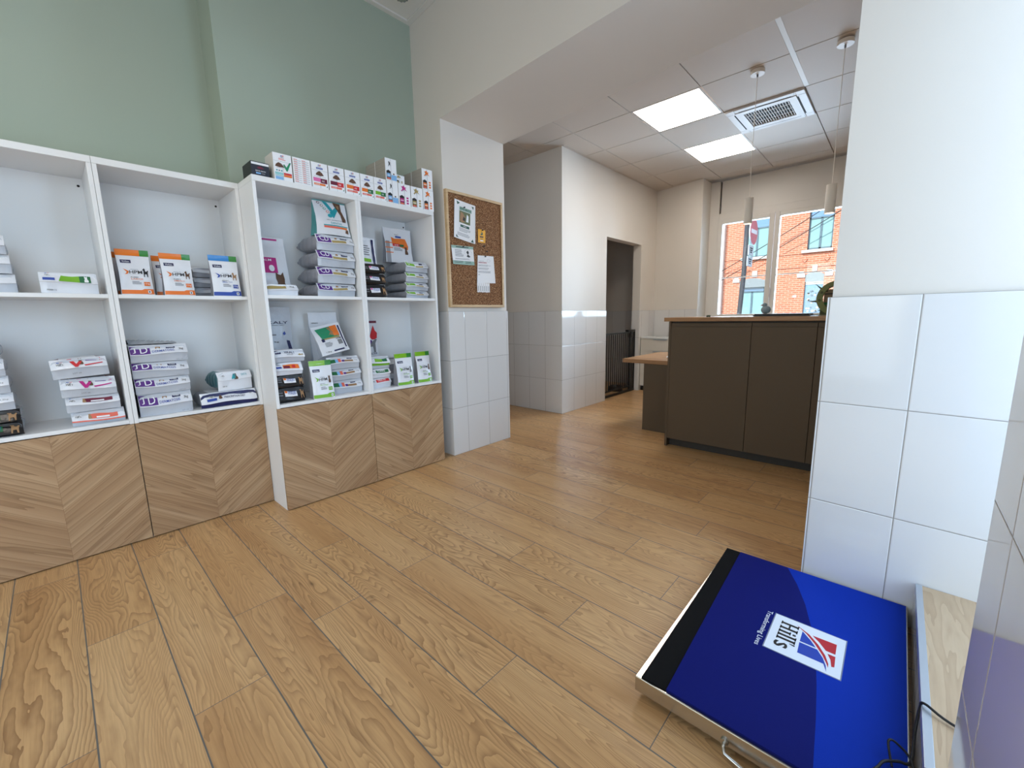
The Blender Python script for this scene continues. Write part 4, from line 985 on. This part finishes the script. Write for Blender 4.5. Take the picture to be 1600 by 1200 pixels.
sheet('notice_sheet', 'landscape notice with grey-green bands, lower left of the corkboard', ((.152, 1.698), (.381, 1.705), (.388, 1.560), (.164, 1.555)), M_paper, dec_b, .003)
nt_ = sheet('tear_off_notice', 'white tear-off notice with paper strips at its foot', ((.430, 1.644), (.614, 1.650), (.628, 1.426), (.412, 1.420)), M_paper, dec_c, .003)
mb = MB()
for k in range(6):
    a = .412+.0245*k
    mb.box(a, a+.0228, -.0045, -.0040, 1.345+.002*(k % 2), 1.422, M_paper); mb.box(a+.009, a+.0135, -.0050, -.00455, 1.355, 1.398, M_ink)
mb.build('tear_strips', parent=nt_)
for i, (x, z, w) in enumerate(((.295, 1.995, 'through the top of the large poster'), (.487, 1.848, 'above the orange card'), (.268, 1.693, 'at the top of the landscape notice'), (.510, 1.640, 'at the top of the tear-off notice'), (.498, 1.722, 'in bare cork, upper of two'), (.530, 1.683, 'in bare cork, lower of two'))):
    mb = MB(); mb.cyl((0, 0, 0), (0, -.010, .0), .004, M_blackp, 10); mb.cyl((0, -.010, 0), (0, -.013, 0), .006, M_blackp, 10); mb.cyl((0, .004, 0), (0, 0, 0), .0008, M_steel, 6)
    tag(mb.build('push_pin', loc=(x, -.0035, z)), 'black push pin '+w, 'pin', 'push pins on the corkboard')

# ---------------------------------------------------------------- reception counter
CX, CY0, CZ = 1.472, -1.20, 1.105
ct = empty('reception_counter', (CX, CY0, 0), 'tall taupe reception counter with flat doors and oak worktop', 'counter')
def CB(n, *bx, bevel=.0015, m_=None):
    mb = MB()
    for b in bx: mb.box(*b[:6], b[6] if len(b) > 6 else m_)
    return W2L(ct, mb).build(n, parent=ct, bevel=bevel)
CB('worktop', (CX-.02, CX+.55, -3.65, CY0+.035, CZ-.032, CZ), m_=M_wtop, bevel=.002)
CB('end_panel', (CX, CX+.50, CY0-.019, CY0, 0, CZ-.0325), m_=M_panel)
CB('carcass', (CX+.021, CX+.50, -3.6, CY0-.0195, .08, CZ-.033), m_=M_plinth, bevel=0)
CB('plinth', (CX+.055, CX+.07, -3.6, CY0-.0195, 0, .0795), m_=M_plinth)
for a, b in ((-1.8185, -1.2205), (-2.2175, -1.8215), (-2.8185, -2.2205), (-3.4, -2.8215)):
    o = CB('door', (CX, CX+.019, a, b, .07, CZ-.075, M_panel), (CX+.006, CX+.019, a, b, CZ-.0749, CZ-.045, M_panel))
# lower desk
dk = empty('side_desk', (1.83, -.6, 0), 'low oak topped side desk against the counter', 'desk')
mb = MB(); mb.box(1.822, 2.72, CY0+.036-.0, -.60, .662, .70, M_wtop); W2L(dk, mb).build('desktop', parent=dk, bevel=.002)
mb = MB(); mb.box(1.835, 1.855, -1.16, -.82, 0, .6615, M_panel); mb.box(1.8555, 2.60, -.84, -.82, 0, .6615, M_panel); W2L(dk, mb).build('support_panel', parent=dk, bevel=.0015)
mb = MB(); mb.grid(lambda u, v: (.22*u, .20*v, .004+.022*(1-u)**3*(1-v)+.006*math.sin(5*u+3*v)**2), 12, 10, M_paper); mb.grid(lambda u, v: (.22*u, .20*v, .0012), 3, 3, M_paper)
tag(mb.build('paper_sheet', loc=(2.16, -1.12, .7008), rot=(0, 0, .3)), 'curled white paper lying on the side desk', 'paper')
# things on the counter
mb = MB(); mb.box(0, .24, -.345, 0, 0, .010, M_blackp); mb.box(.006, .234, -.339, -.006, .0102, .018, M_blackp)
tag(mb.build('desk_pad', loc=(1.505, -1.815, CZ+.0006), bevel=.002), 'flat black tray lying on the counter worktop', 'tray')
mb = MB()
M_leaf = mat('leaf_green', (58, 78, 40), .5)
mb.cyl((0, 0, 0), (0, 0, .012), .016, M_leaf, 12); 
for k in range(7):
    t = 2*PI*k/7; mb.grid(lambda u, v, t=t: ((.004+.016*v)*math.cos(t)+.006*(u-.5)*math.sin(t)*math.sin(PI*v), (.004+.016*v)*math.sin(t)-.006*(u-.5)*math.cos(t)*math.sin(PI*v), .010+.014*v-.008*v*v), 2, 4, M_leaf)
tag(mb.build('small_succulent', loc=(1.60, -1.47, CZ)), 'tiny dark green succulent at the left of the counter worktop', 'plant')
# olive ring display
M_olive = mat('olive_card', (118, 124, 72), .6); M_olived = mat('olive_card_dark', (78, 84, 50), .6); M_cardb = mat('brown_card', (146, 122, 100), .7)
rg = empty('ring_display', (1.64, -2.293, CZ), 'olive green ring shaped counter display with pointed leaves beside the pier', 'display')
def ringy(r0, r1, y0, y1, mt, mbx, n=40, cz=.1185):
    for i in range(n):
        a, b = 2*PI*i/n, 2*PI*(i+1)/n
        q = [(r0*math.cos(a), cz+r0*math.sin(a)), (r1*math.cos(a), cz+r1*math.sin(a)), (r1*math.cos(b), cz+r1*math.sin(b)), (r0*math.cos(b), cz+r0*math.sin(b))]
        mbx.extr(q, 'x', y0, y1, mt)
mb = MB(); ringy(.083, .117, -.02, .02, M_olive, mb)
for t, l in ((.60, .05), (-.18, .055), (-.75, .03)):
    c, s_ = math.cos(t), math.sin(t)
    mb.extr([((.113)*c, .1185+.113*s_-.008), ((.113)*c, .1185+.113*s_+.008), ((.113+l)*c, .1185+(.113+l)*s_+.012)], 'x', -.006, .006, M_olived)
mb.box(-.021, -.0205, -.035, .015, .206, .228, M_blackp)
mb.text(lambda u, v, off=0: (-.0206-off, .05-.07*u, .186+.012*v), 'NATURAL', 0, 0, 1, 1, M_blackp)
for (yy, zz) in ((.088, .158), (.098, .105)): mb.cyl((-.0206, yy, zz), (-.0215, yy, zz), .009, M_olived, 10)
mb.build('ring', parent=rg)
mb = MB(); mb.box(-.03, .05, -.12, .14, .0008, .006, M_olived); mb.build('base', parent=rg)
bx_ = MB(); bx_.box(0, .07, -.10, 0, 0, .075, M_cardb); bx_.box(.0, .07, -.10, .0, .0752, .112, M_cardb)
bx_.rect(lambda u, v, off=0: (-off*.5, -.1*u, .11*v), .02, .86, .2, .98, I_blk); bx_.rect(lambda u, v, off=0: (-off*.5, -.1*u, .11*v), .62, .86, .8, .98, I_blk); bx_.rect(lambda u, v, off=0: (-off*.5, -.1*u, .11*v), .04, .70, .5, .76, I_blk); bx_.rect(lambda u, v, off=0: (-off*.5, -.1*u, .11*v), .04, .02, .7, .2, I_dgreen)
tag(bx_.build('cardboard_box', loc=(1.74, -2.205, CZ+.0262+.044), bevel=.001), 'small brown printed cardboard box seen through the olive ring', 'box')
bx_ = MB(); bx_.box(0, .11, -.13, 0, 0, .069, M_olived); tag(bx_.build('cardboard_tray', loc=(1.73, -2.19, CZ+.0006), bevel=.001), 'dark olive card block under the small printed box', 'tray')
# grey ornament
mb = MB(); M_gstone = mat('grey_stone', (150, 166, 174), .6); mb.sphere((0, 0, .030), (.024, .034, .030), M_gstone); mb.sphere((0, .010, .066), (.015, .016, .017), M_gstone); mb.extr([(.022, .058), (.040, .062), (.026, .072)], 'x', -.004, .004, mat('beak_pink', (206, 150, 140), .5))
tag(mb.build('bird_ornament', loc=(1.72, -1.852, CZ+.0188)), 'small pale grey ornament at the left end of the black tray', 'ornament')

# ---------------------------------------------------------------- back cabinet, gate, bowl
bc = empty('drawer_cabinet', (3.86, -.4, 0), 'low white drawer cabinet in the corner beyond the gate', 'cabinet')
M_dr = mat('drawer_white', (222, 214, 202), .45)
mb = MB(); mb.box(3.882, 4.132, -1.0, .190, .07, .777, M_dr); W2L(bc, mb).build('body', parent=bc)
mb = MB(); mb.box(3.855, 4.134, -1.005, .192, .7775, .80, M_lam); W2L(bc, mb).build('worktop', parent=bc, bevel=.002)
for z0, z1 in ((.605, .772), (.43, .600), (.255, .425), (.08, .250)):
    for a, b in ((-.398, .188), (-.998, -.402)):
        mb = MB(); mb.box(3.862, 3.8815, a, b, z0, z1, M_dr); d_ = W2L(bc, mb).build('drawer', parent=bc, bevel=.001)
        h_ = MB(); h_.box(3.850, 3.8615, (a+b)/2-.10, (a+b)/2+.10, z1-.012, z1-.002, M_alu); W2L(bc, h_).build('handle', parent=d_)
mb = MB(); mb.box(3.90, 4.13, -.98, .188, 0, .0695, M_dark); W2L(bc, mb).build('plinth', parent=bc)
gt = empty('stair_gate', (3.35, .27, 0), 'black metal pet gate closing the doorway', 'gate')
GY = .262
mb = MB()
mb.box(2.868, 2.895, GY-.012, GY+.012, .003, .90, M_black); mb.box(3.66, 3.705, GY-.014, GY+.014, .003, .91, M_black); mb.box(3.79, 3.805, GY-.010, GY+.010, .003, .90, M_black)
mb.box(2.868, 3.805, GY-.013, GY+.013, .003, .035, M_black); mb.box(3.705, 3.805, GY-.01, GY+.01, .885, .90, M_black)
W2L(gt, mb).build('frame', parent=gt, bevel=.003)
mb = MB(); mb.box(2.93, 3.65, GY-.009, GY+.009, .865, .885, M_black); mb.box(2.93, 3.65, GY-.009, GY+.009, .075, .095, M_black); mb.box(2.925, 2.945, GY-.009, GY+.009, .075, .885, M_black); mb.box(3.635, 3.655, GY-.009, GY+.009, .075, .885, M_black)
W2L(gt, mb).build('gate_leaf', parent=gt, bevel=.002)
for k in range(11):
    x = 2.945+.69*(k+1)/12
    mb = MB(); mb.cyl((x, GY, .095), (x, GY, .866), .0065, M_black, 8, caps=False); W2L(gt, mb).build('bar', parent=gt)
mb = MB(); mb.cyl((3.748, GY, .035), (3.748, GY, .886), .0065, M_black, 8, caps=False); W2L(gt, mb).build('bar', parent=gt)
mb = MB(); mb.box(3.56, 3.78, GY-.024, GY+.024, .886, .915, M_black); mb.box(3.655, 3.71, GY-.026, GY+.026, .80, .886, M_black); W2L(gt, mb).build('latch', parent=gt, bevel=.006)
mb = MB(); mb.box(2.866, 2.95, GY-.020, GY+.020, .84, .89, M_black); W2L(gt, mb).build('hinge', parent=gt, bevel=.005)
mb = MB()
mb.cyl((0, 0, 0), (0, 0, .075), .11, mat('bowl_dark', (40, 30, 26), .4), 24, r1=.095, caps=False); mb.cyl((0, 0, .075), (0, 0, .03), .085, MATS['bowl_dark'], 24, r1=.06, caps=False); mb.cyl((0, 0, 0), (0, 0, .030), .108, MATS['bowl_dark'], 24, r1=.06)
mb.grid(lambda u, v: ((.085+.010*v)*math.cos(2*PI*u), (.085+.010*v)*math.sin(2*PI*u), .075), 24, 1, MATS['bowl_dark'])
tag(mb.build('pet_bowl', loc=(3.62, .46, .0)), 'dark round pet bowl on the floor behind the gate', 'bowl')

# ---------------------------------------------------------------- ceiling fittings
def led(b, label):
    e = empty('ceiling_panel_light', ((b[0]+b[1])/2, (b[2]+b[3])/2, H2), label, 'ceiling light', 'square ceiling panel lights')
    h = (b[1]-b[0])/2-.004
    mb = MB(); w = .018
    for q in ((-h, h, -h, -h+w), (-h, h, h-w, h), (-h, -h+w, -h+w, h-w), (h-w, h, -h+w, h-w)): mb.box(q[0], q[1], q[2], q[3], 0, .014, M_plastic)
    mb.build('frame', parent=e, bevel=.001)
    mb = MB(); mb.box(-h+w, h-w, -h+w, h-w, .002, .010, M_led); mb.build('diffuser', parent=e)
    return e
l1 = led(LED1, 'lit square ceiling panel nearer the opening')
l2 = copy_tree(l1); l2.location.x = (LED2[0]+LED2[1])/2; l2['label'] = 'lit square ceiling panel farther from the camera, near the window'
l3_fill = copy_tree(l1); l3_fill.location = (-2.45, -1.15, H1-.0145); l3_fill['label'] = 'unseen square fill panel added above the middle of the shop floor'  # out-of-frame panel added as warm fill for the shop
ac = empty('ceiling_air_conditioner', ((ACB[0]+ACB[1])/2, (ACB[2]+ACB[3])/2, H2), 'square white ceiling cassette with dark slotted grille', 'air conditioner')
mb = MB(); h = .299
for q in ((-h, h, -h, -.235), (-h, h, .235, h), (-h, -.235, -.235, .235), (.235, h, -.235, .235)): mb.box(q[0], q[1], q[2], q[3], -.016, .014, M_plastic)
mb.build('frame', parent=ac, bevel=.003)
mb = MB()
for s in (1, -1):
    mb.box(-.20, .20, s*.236, s*.246, -.0175, -.0162, M_dark); mb.box(s*.236, s*.246, -.20, .20, -.0175, -.0162, M_dark)
for a in (-.225, .225):
    for b in (-1, 1):
        mb.box(a-.001, a+.001, b*.247, b*.297, -.0168, -.0162, M_ink); mb.box(b*.247, b*.297, a-.001, a+.001, -.0168, -.0162, M_ink)
mb.build('air_slot', parent=ac)
mb = MB()
for q in ((-.233, .233, -.233, -.175), (-.233, .233, .175, .233), (-.233, -.175, -.175, .175), (.175, .233, -.175, .175)): mb.box(q[0], q[1], q[2], q[3], -.020, .012, M_plastic)
mb.box(-.18, .18, -.18, .18, .004, .012, M_dark)
for k in range(17):
    y = -.163+.326*k/16; mb.box(-.176, .176, y-.0022, y+.0022, -.016, -.010, M_plastic)
for x in (-.09, 0, .09): mb.box(x-.0016, x+.0016, -.176, .176, -.0165, -.010, M_plastic)
mb.build('grille', parent=ac)
M_lamp = mat('lamp_white', (236, 228, 218), .45)
def pendant(x, y, label):
    e = empty('pendant_lamp', (x, y, 1.825), label, 'pendant lamp', 'white cylinder pendant lamps over the counter')
    mb = MB(); mb.cyl((0, 0, 0), (0, 0, .19), .031, M_lamp, 28, caps=False); mb.cyl((0, 0, .012), (0, 0, .19), .028, M_lamp, 28, caps=False); mb.cyl((0, 0, .1895), (0, 0, .192), .031, M_lamp, 28); mb.grid(lambda u, v: ((.028+.003*v)*math.cos(2*PI*u), (.028+.003*v)*math.sin(2*PI*u), 0), 28, 1, M_lamp)
    mb.build('lamp_shade', parent=e)
    mb = MB(); mb.cyl((0, 0, .004), (0, 0, .03), .0272, M_bulb, 24); mb.build('bulb', parent=e)
    mb = MB(); mb.cyl((0, 0, .192), (0, 0, 1.07), .0022, M_lamp, 8); mb.build('cable', parent=e)
    mb = MB(); mb.cyl((0, 0, 1.068), (0, 0, 1.0945), .047, M_lamp, 32); mb.cyl((0, 0, 1.05), (0, 0, 1.068), .006, M_ink, 12); mb.build('canopy', parent=e)
    return e
p1 = pendant(1.797, -1.663, 'white cylinder pendant lamp, left of the two, in front of the window mullion')
p2 = copy_tree(p1); p2.location = (1.802, -2.182, 1.818); p2['label'] = 'white cylinder pendant lamp nearer the pier, right of the two'
sp = empty('ceiling_spotlight', (-.085, .135, H1), 'round grey recessed ceiling spotlight above the green wall corner', 'spotlight')
mb = MB(); mb.cyl((0, 0, -.006), (0, 0, -.0005), .062, M_plastic, 28); mb.build('trim_ring', parent=sp)
mb = MB(); mb.cyl((0, 0, -.03), (0, 0, -.0061), .046, M_steel, 28)
for k in range(12): t = 2*PI*k/12; mb.cyl((.046*math.cos(t), .046*math.sin(t), -.032), (.046*math.cos(t), .046*math.sin(t), -.0062), .004, M_ink, 6)
mb.build('lamp_head', parent=sp)

# ---------------------------------------------------------------- bench step in the alcove
bn = empty('alcove_step', (-.48, -2.9, 0), 'low wooden topped step with metal edge in the alcove behind the blue scale', 'step')
mb = MB(); mb.box(-.894, -.075, -3.41, -2.7555, 0, .168, M_tile_side); W2L(bn, mb).build('tiled_front', parent=bn)
mb = MB(); mb.box(-.894, -.075, -3.41, -2.7705, .1682, .179, M_bench); W2L(bn, mb).build('wooden_top', parent=bn)
mb = MB(); mb.box(-.894, -.075, -2.7702, -2.753, .1682, .1812, M_alu); mb.box(-.894, -.075, -2.7552, -2.753, .155, .168, M_alu); W2L(bn, mb).build('edge_trim', parent=bn, bevel=.001)

# ---------------------------------------------------------------- platform scale
sc_ = empty('platform_scale', (-.52, -2.44, 0), 'large low blue platform scale with black front strip on the floor', 'scale')
ZS = .076
M_mat = mat('mat_navy', (12, 22, 100), .7, spec=.1, bump=.15, bscale=500); M_mat2 = mat('mat_blue', (7, 48, 162), .7, spec=.1, bump=.15, bscale=500); M_rub = mat('rubber_black', (12, 12, 13), .8, spec=.15, bump=.2, bscale=500)
def S(mbx): return W2L(sc_, mbx)
SX0, SX1, SY0, SY1 = -.982, -.072, -2.742, -2.142
mb = MB(); mb.box(SX0, SX1, SY0, SY1, .028, ZS, M_steel)
S(mb).build('steel_platform', parent=sc_, bevel=.002)
mb = MB(); mb.box(SX0+.03, SX1-.03, SY0+.03, SY1-.05, .0135, .0275, M_dark); S(mb).build('underframe', parent=sc_)
for a in (SX0+.07, SX1-.07):
    for b in (SY0+.07, SY1-.09):
        mb = MB(); mb.cyl((a, b, .0005), (a, b, .0134), .022, M_blackp, 16); S(mb).build('foot', parent=sc_)
# rubber strip (a little skewed) and the printed mat
mb = MB(); mb.prism([(SX0+.008, -2.232), (SX0+.004, -2.160), (-.40, -2.150), (SX1, SY1+.001), (SX1, -2.196)], ZS+.0003, ZS+.004, M_rub)
S(mb).build('rubber_strip', parent=sc_)
arc = [(-.073, -2.375), (-.18, -2.425), (-.294, -2.467), (-.42, -2.502), (-.564, -2.532), (-.68, -2.548), (-.799, -2.561), (-.973, -2.576)]
def slab(pts, z0, z1, mt): return MB().extr(pts, 'z', z0, z1, mt)
mb = slab([(-.973, -2.2325), (-.073, -2.1965)]+arc, ZS+.0003, ZS+.0062, M_mat)
e2 = MB().extr([(-.073, SY0+.004)]+[(a, b) for a, b in arc]+[(-.973, SY0+.004)], 'z', ZS+.0003, ZS+.0062, M_mat2)
mb.add(e2.v, e2.f, M_mat2)
ZL = ZS+.0065
# logo: reads along -x, its top towards -y
def lg(u, v, off=0): return (-.418-u, -2.400-v, ZL+off)
mb.poly(lg, [(-.003, -.003), (.198, -.003), (.198, .198), (-.003, .198)], mat('print_grey', (120, 130, 150), .6), .0000)
mb.poly(lg, [(0, 0), (.195, 0), (.195, .195), (0, .195)], mat('print_white', (226, 232, 240), .6), .0003)
lt = lambda u, v, off=0: lg(u, v, .0006)
def stem(u, w, v0, v1, serif=.004, top=True, bot=True):
    mb.poly(lt, [(u, v0), (u+w, v0), (u+w, v1), (u, v1)], I_blk)
    for v, on in ((v0, bot), (v1-.0035, top)):
        if on: mb.poly(lt, [(u-serif, v), (u+w+serif, v), (u+w+serif, v+.0035), (u-serif, v+.0035)], I_blk)
stem(.030, .010, .022, .072); stem(.056, .010, .022, .072); mb.poly(lt, [(.040, .045), (.056, .045), (.056, .050), (.040, .050)], I_blk)
stem(.077, .010, .022, .056, .0035); mb.poly(lt, [(.0775, .061), (.0865, .061), (.0865, .070), (.0775, .070)], I_blk)
stem(.096, .010, .022, .074, .0035, True); stem(.115, .010, .022, .074, .0035, True)
mb.poly(lt, [(.131, .060), (.134, .060), (.138, .075), (.131, .075)], I_blk)
glyphs('s', True); mb.text(lt, 's', .139, .020, .167, .058, I_blk)
PB = mat('print_blue', (20, 60, 168), .6); PR = mat('print_red', (186, 30, 44), .6)
lq = lambda u, v, off=0: lg(u, v, .0006)
mb.poly(lq, [(.041, .083), (.097, .083), (.097, .126), (.070, .108)], PB); mb.poly(lq, [(.103, .083), (.157, .085), (.157, .152), (.187, .162), (.160, .158), (.132, .148), (.103, .130)], PB)
mb.poly(lq, [(.019, .062), (.046, .094), (.080, .121), (.119, .145), (.151, .159), (.166, .164), (.148, .163), (.115, .152), (.076, .129), (.043, .101)], PR)
mb.poly(lq, [(.042, .110), (.039, .174), (.091, .175), (.091, .151), (.062, .130)], PR); mb.poly(lq, [(.102, .156), (.102, .176), (.152, .178), (.155, .171), (.125, .166)], PR)
mb.text(lambda u, v, off=0: (-.418-u, -2.370-v, ZL+.0004), 'Transforming Lives', .0, -.0, .204, .020, mat('print_white', (226, 232, 240)))
S(mb).build('printed_mat', parent=sc_)
mb = MB(); mb.tube([(SX0-.001, -2.392, .040), (SX0-.014, -2.393, .036), (SX0-.022, -2.398, .026), (SX0-.026, -2.44, .020), (SX0-.028, -2.56, .020), (SX0-.024, -2.60, .028), (SX0-.001, -2.602, .040)], .0045, M_steel)
mb.cyl((SX0-.0005, -2.392, .040), (SX0-.006, -2.392, .040), .010, M_steel, 14)
S(mb).build('carry_handle', parent=sc_)
def smooth(pts, n=6):
    out = []; P_ = [Vector(p) for p in pts]; P_ = [P_[0]]+P_+[P_[-1]]
    for i in range(1, len(P_)-2):
        for k in range(n):
            t = k/n; a, b, c, d = P_[i-1], P_[i], P_[i+1], P_[i+2]
            out.append(.5*((2*b)+(-a+c)*t+(2*a-5*b+4*c-d)*t*t+(-a+3*b-3*c+d)*t**3))
    out.append(P_[-2]); return out
mb = MB(); mb.tube(smooth([(-.90, -2.66, .088), (-.865, -2.683, .092), (-.84, -2.695, .097), (-.815, -2.72, .094), (-.795, -2.742, .092), (-.72, -2.748, .12), (-.70, -2.752, .17), (-.705, -2.758, .190), (-.73, -2.80, .187), (-.76, -2.90, .187)]), .0032, M_blackp)
mb.tube(smooth([(-.835, -2.71, .088), (-.80, -2.70, .12), (-.79, -2.715, .118), (-.80, -2.745, .092), (-.87, -2.748, .05), (-.93, -2.752, .012), (-1.05, -2.76, .006)]), .0026, M_blackp)
tag(mb.build('power_cable'), 'thin black cable looping over the scale corner onto the step', 'cable')

# ---------------------------------------------------------------- street outside
XB = 24.0
M_stone = mat('white_stone', (214, 208, 200), .7); M_frameb = mat('grey_window_frame', (96, 118, 130), .5); M_curt = mat('pale_curtain', (150, 186, 186), .9); M_asph = mat('asphalt', (110, 108, 106), .9); M_pave = mat('pavement', (170, 166, 160), .9)
M_render = mat('pale_render', (226, 222, 218), .8); M_glz = mat('glossy_pane', (116, 150, 190), .03, spec=1.0)
mb = MB(); mb.box(4.7, 40, -30, 30, -.30, -.15, M_asph); struct(mb.build('ground_street'))
hs = [(.17, 1.17, 4.12, 6.2), (2.88, 4.0, 4.0, 6.1), (.36, 1.13, -.1, 2.90), (2.90, 4.13, .85, 2.78), (-2.5, -1.4, 4.12, 6.2), (-2.5, -1.4, .85, 2.78)]
fc = empty('brick_townhouse', (XB, 1, 0), 'sunlit orange brick townhouse across the street', 'building')
mb = MB(); holes(mb, -8, 4.98, -.15, 9, hs, lambda a, b, c, d: mb.box(XB, XB+.3, a, b, c, d, M_brick))
W2L(fc, mb).build('wall', parent=fc)
mb = MB()
for z, t in ((3.975, .03), (3.34, .05)): mb.box(XB-.04, XB-.001, -8, 4.98, z-t, z+t, M_brick)
for (yy, zz) in ((1.22, 3.67), (.31, 3.675)):
    for i in range(-2, 3): w = (.13-abs(i)*.045); mb.box(XB-.05, XB-.001, yy-w, yy+w, zz+i*.06-.03, zz+i*.06+.03, M_brick)
W2L(fc, mb).build('brick_moulding', parent=fc)
def fwin(y0, y1, z0, z1, n=2, transom=True, arch=False):
    o_ = MB()
    b = lambda a, c, d, e, t0=.13, t1=.19: o_.box(XB+t0, XB+t1, a, c, d, e, M_frameb)
    b(y0, y0+.06, z0, z1); b(y1-.06, y1, z0, z1); b(y0, y1, z0, z0+.09); b(y0, y1, z1-.06, z1)
    if transom: b(y0, y1, z1-.62, z1-.54)
    for k in range(1, n): q = y0+(y1-y0)*k/n; b(q-.045, q+.045, z0, z1-.58)
    w = W2L(fc, o_).build('window', parent=fc)
    g_ = MB(); g_.box(XB+.16, XB+.165, y0+.05, y1-.05, z0+.05, z1-.6, M_curt); g_.box(XB+.16, XB+.165, y0+.05, y1-.05, z1-.6, z1-.05, M_glz)  # upper pane's blue base colour paints in the reflected sky
    W2L(fc, g_).build('pane', parent=w)
fwin(.17, 1.17, 4.12, 6.2); fwin(2.88, 4.0, 4.0, 6.1); fwin(2.90, 4.13, .85, 2.78); fwin(-2.5, -1.4, 4.12, 6.2); fwin(-2.5, -1.4, .85, 2.78)
# arched heads, sills, keystones, doorway
for (a, b, z) in ((.36, 1.13, 2.90), (2.90, 4.13, 2.78)):
    mb = MB(); n = 12; pts = [(a+(b-a)*k/n, z-.001+.0+(.14)*math.sin(PI*k/n)) for k in range(n+1)]
    mb.extr([(a, z-.35)]+pts+[(b, z-.35)], 'x', XB-.003, XB+.10, mat('stone_grey', (150, 156, 158), .7)); W2L(fc, mb).build('arched_lintel', parent=fc)
for (a, b, z) in ((.10, 1.37, 4.04), (2.80, 4.14, 3.95)):
    mb = MB(); mb.box(XB-.14, XB+.12, a, b, z-.07, z+.07, M_stone); W2L(fc, mb).build('window_sill', parent=fc)
for (a, b, c, d) in ((.66, .86, 3.06, 3.36), (1.14, 1.48, 2.78, 2.96), (1.20, 1.40, 2.96, 3.08), (.02, .33, 2.80, 2.98), (.06, .26, 2.98, 3.10), (3.29, 3.53, 2.97, 3.28), (4.14, 4.47, 2.73, 2.92), (4.2, 4.4, 2.92, 3.02)):
    mb = MB(); mb.box(XB-.06, XB-.001, a, b, c, d, M_stone); W2L(fc, mb).build('stone_block', parent=fc)
fd = MB(); fd.box(XB+.10, XB+.16, .37, 1.12, -.1, 2.5, mat('door_blue', (118, 156, 180), .5)); fd.box(XB+.08, XB+.13, .37, 1.12, 2.42, 2.52, M_stone); dr = W2L(fc, fd).build('door', parent=fc)
fd = MB(); fd.box(XB+.09, XB+.0995, .48, 1.0, .95, 2.25, M_glz)
rr = random.Random(4)
for i in range(26):
    y, z = .5+.48*rr.random(), 1.0+1.2*rr.random(); fd.cyl((XB+.080, y, z), (XB+.089, y, z), .035+.03*rr.random(), M_frameb if i % 2 else M_stone, 8)
W2L(fc, fd).build('door_glass', parent=dr)
mb = MB(); mb.box(XB-.02, XB-.001, 1.44, 1.60, 1.80, 1.92, M_stone); W2L(fc, mb).build('number_plate', parent=fc)
nb = MB(); nb.box(XB-.25, XB+.3, 5.0, 10, -.15, 9, M_render)
for z in range(14): nb.box(XB-.256, XB-.2505, 5.0, 10, .5+z*.6, .51+z*.6, mat('render_joint', (180, 176, 172), .8))
tag(nb.build('neighbouring_house'), 'pale rendered house left of the brick townhouse', 'building')
# street sign
sg = empty('no_entry_sign', (8.0, .06, -.15), 'no entry road sign with two plates below on a leaning grey post', 'road sign')
mb = MB(); mb.tube([(8.0, .0, -.15), (8.0, -.052, 1.07), (8.0, -.092, 1.97), (8.0, -.095, 2.98)], .046, mat('post_grey', (74, 72, 74), .5), 14); W2L(sg, mb).build('post', parent=sg)
nn = Vector((-.03, -1, 0)).normalized()           # direction the sign faces
tt = Vector((-nn.y, nn.x, 0))
def disc(c, r, d0, d1, mt, mbx, n=36):
    mbx.cyl(Vector(c)+nn*d0, Vector(c)+nn*d1, r, mt, n, smooth=False)
c = (8.0, -.21, 2.76)
mb = MB(); disc(c, .265, 0, .02, mat('sign_white', (236, 236, 240), .4), mb); disc(c, .252, .0205, .023, mat('sign_red', (206, 90, 110), .4), mb)
def plate(c, w, h, d0, d1, mt, mbx):
    C_ = Vector(c); vs = []
    for d in (d0, d1):
        for a, b in ((-w, -h), (w, -h), (w, h), (-w, h)): vs.append(C_+nn*d+tt*a+Vector((0, 0, b)))
    mbx.add(vs, [(0, 3, 2, 1), (4, 5, 6, 7), (0, 1, 5, 4), (1, 2, 6, 5), (2, 3, 7, 6), (3, 0, 4, 7)], mt)
plate(c, .19, .04, .0235, .026, MATS['sign_white'], mb); W2L(sg, mb).build('sign_disc', parent=sg)
for (cz_, cy_) in ((2.39, -.185), (2.17, -.175)):
    mb = MB(); plate((8.0, cy_, cz_), .17, .10, 0, .015, mat('plate_white', (206, 212, 216), .5), mb)
    for k in range(3): plate((8.0, cy_, cz_+.045-.04*k), .10-.02*k, .012, .0155, .018, M_inkd, mb)
    W2L(sg, mb).build('sign_plate', parent=sg)
for k, (z0, z1, y0, y1) in enumerate(((2.9, 8.2, 5, -4), (3.4, 8.9, 5, -4))):
    mb = MB(); mb.tube([(XB-.265-.35*q/10, y0+(y1-y0)*q/10, z0+(z1-z0)*q/10-.2*math.sin(PI*q/10)) for q in range(11)], .018, M_blackp, 6)  # dark tube drawn in place of a wire's cast shadow on the facade
    tag(mb.build('wire_shadow_line'), 'black tube standing in for a wire shadow across the brick house', 'wire shadow', 'wire shadow lines across the brick house')
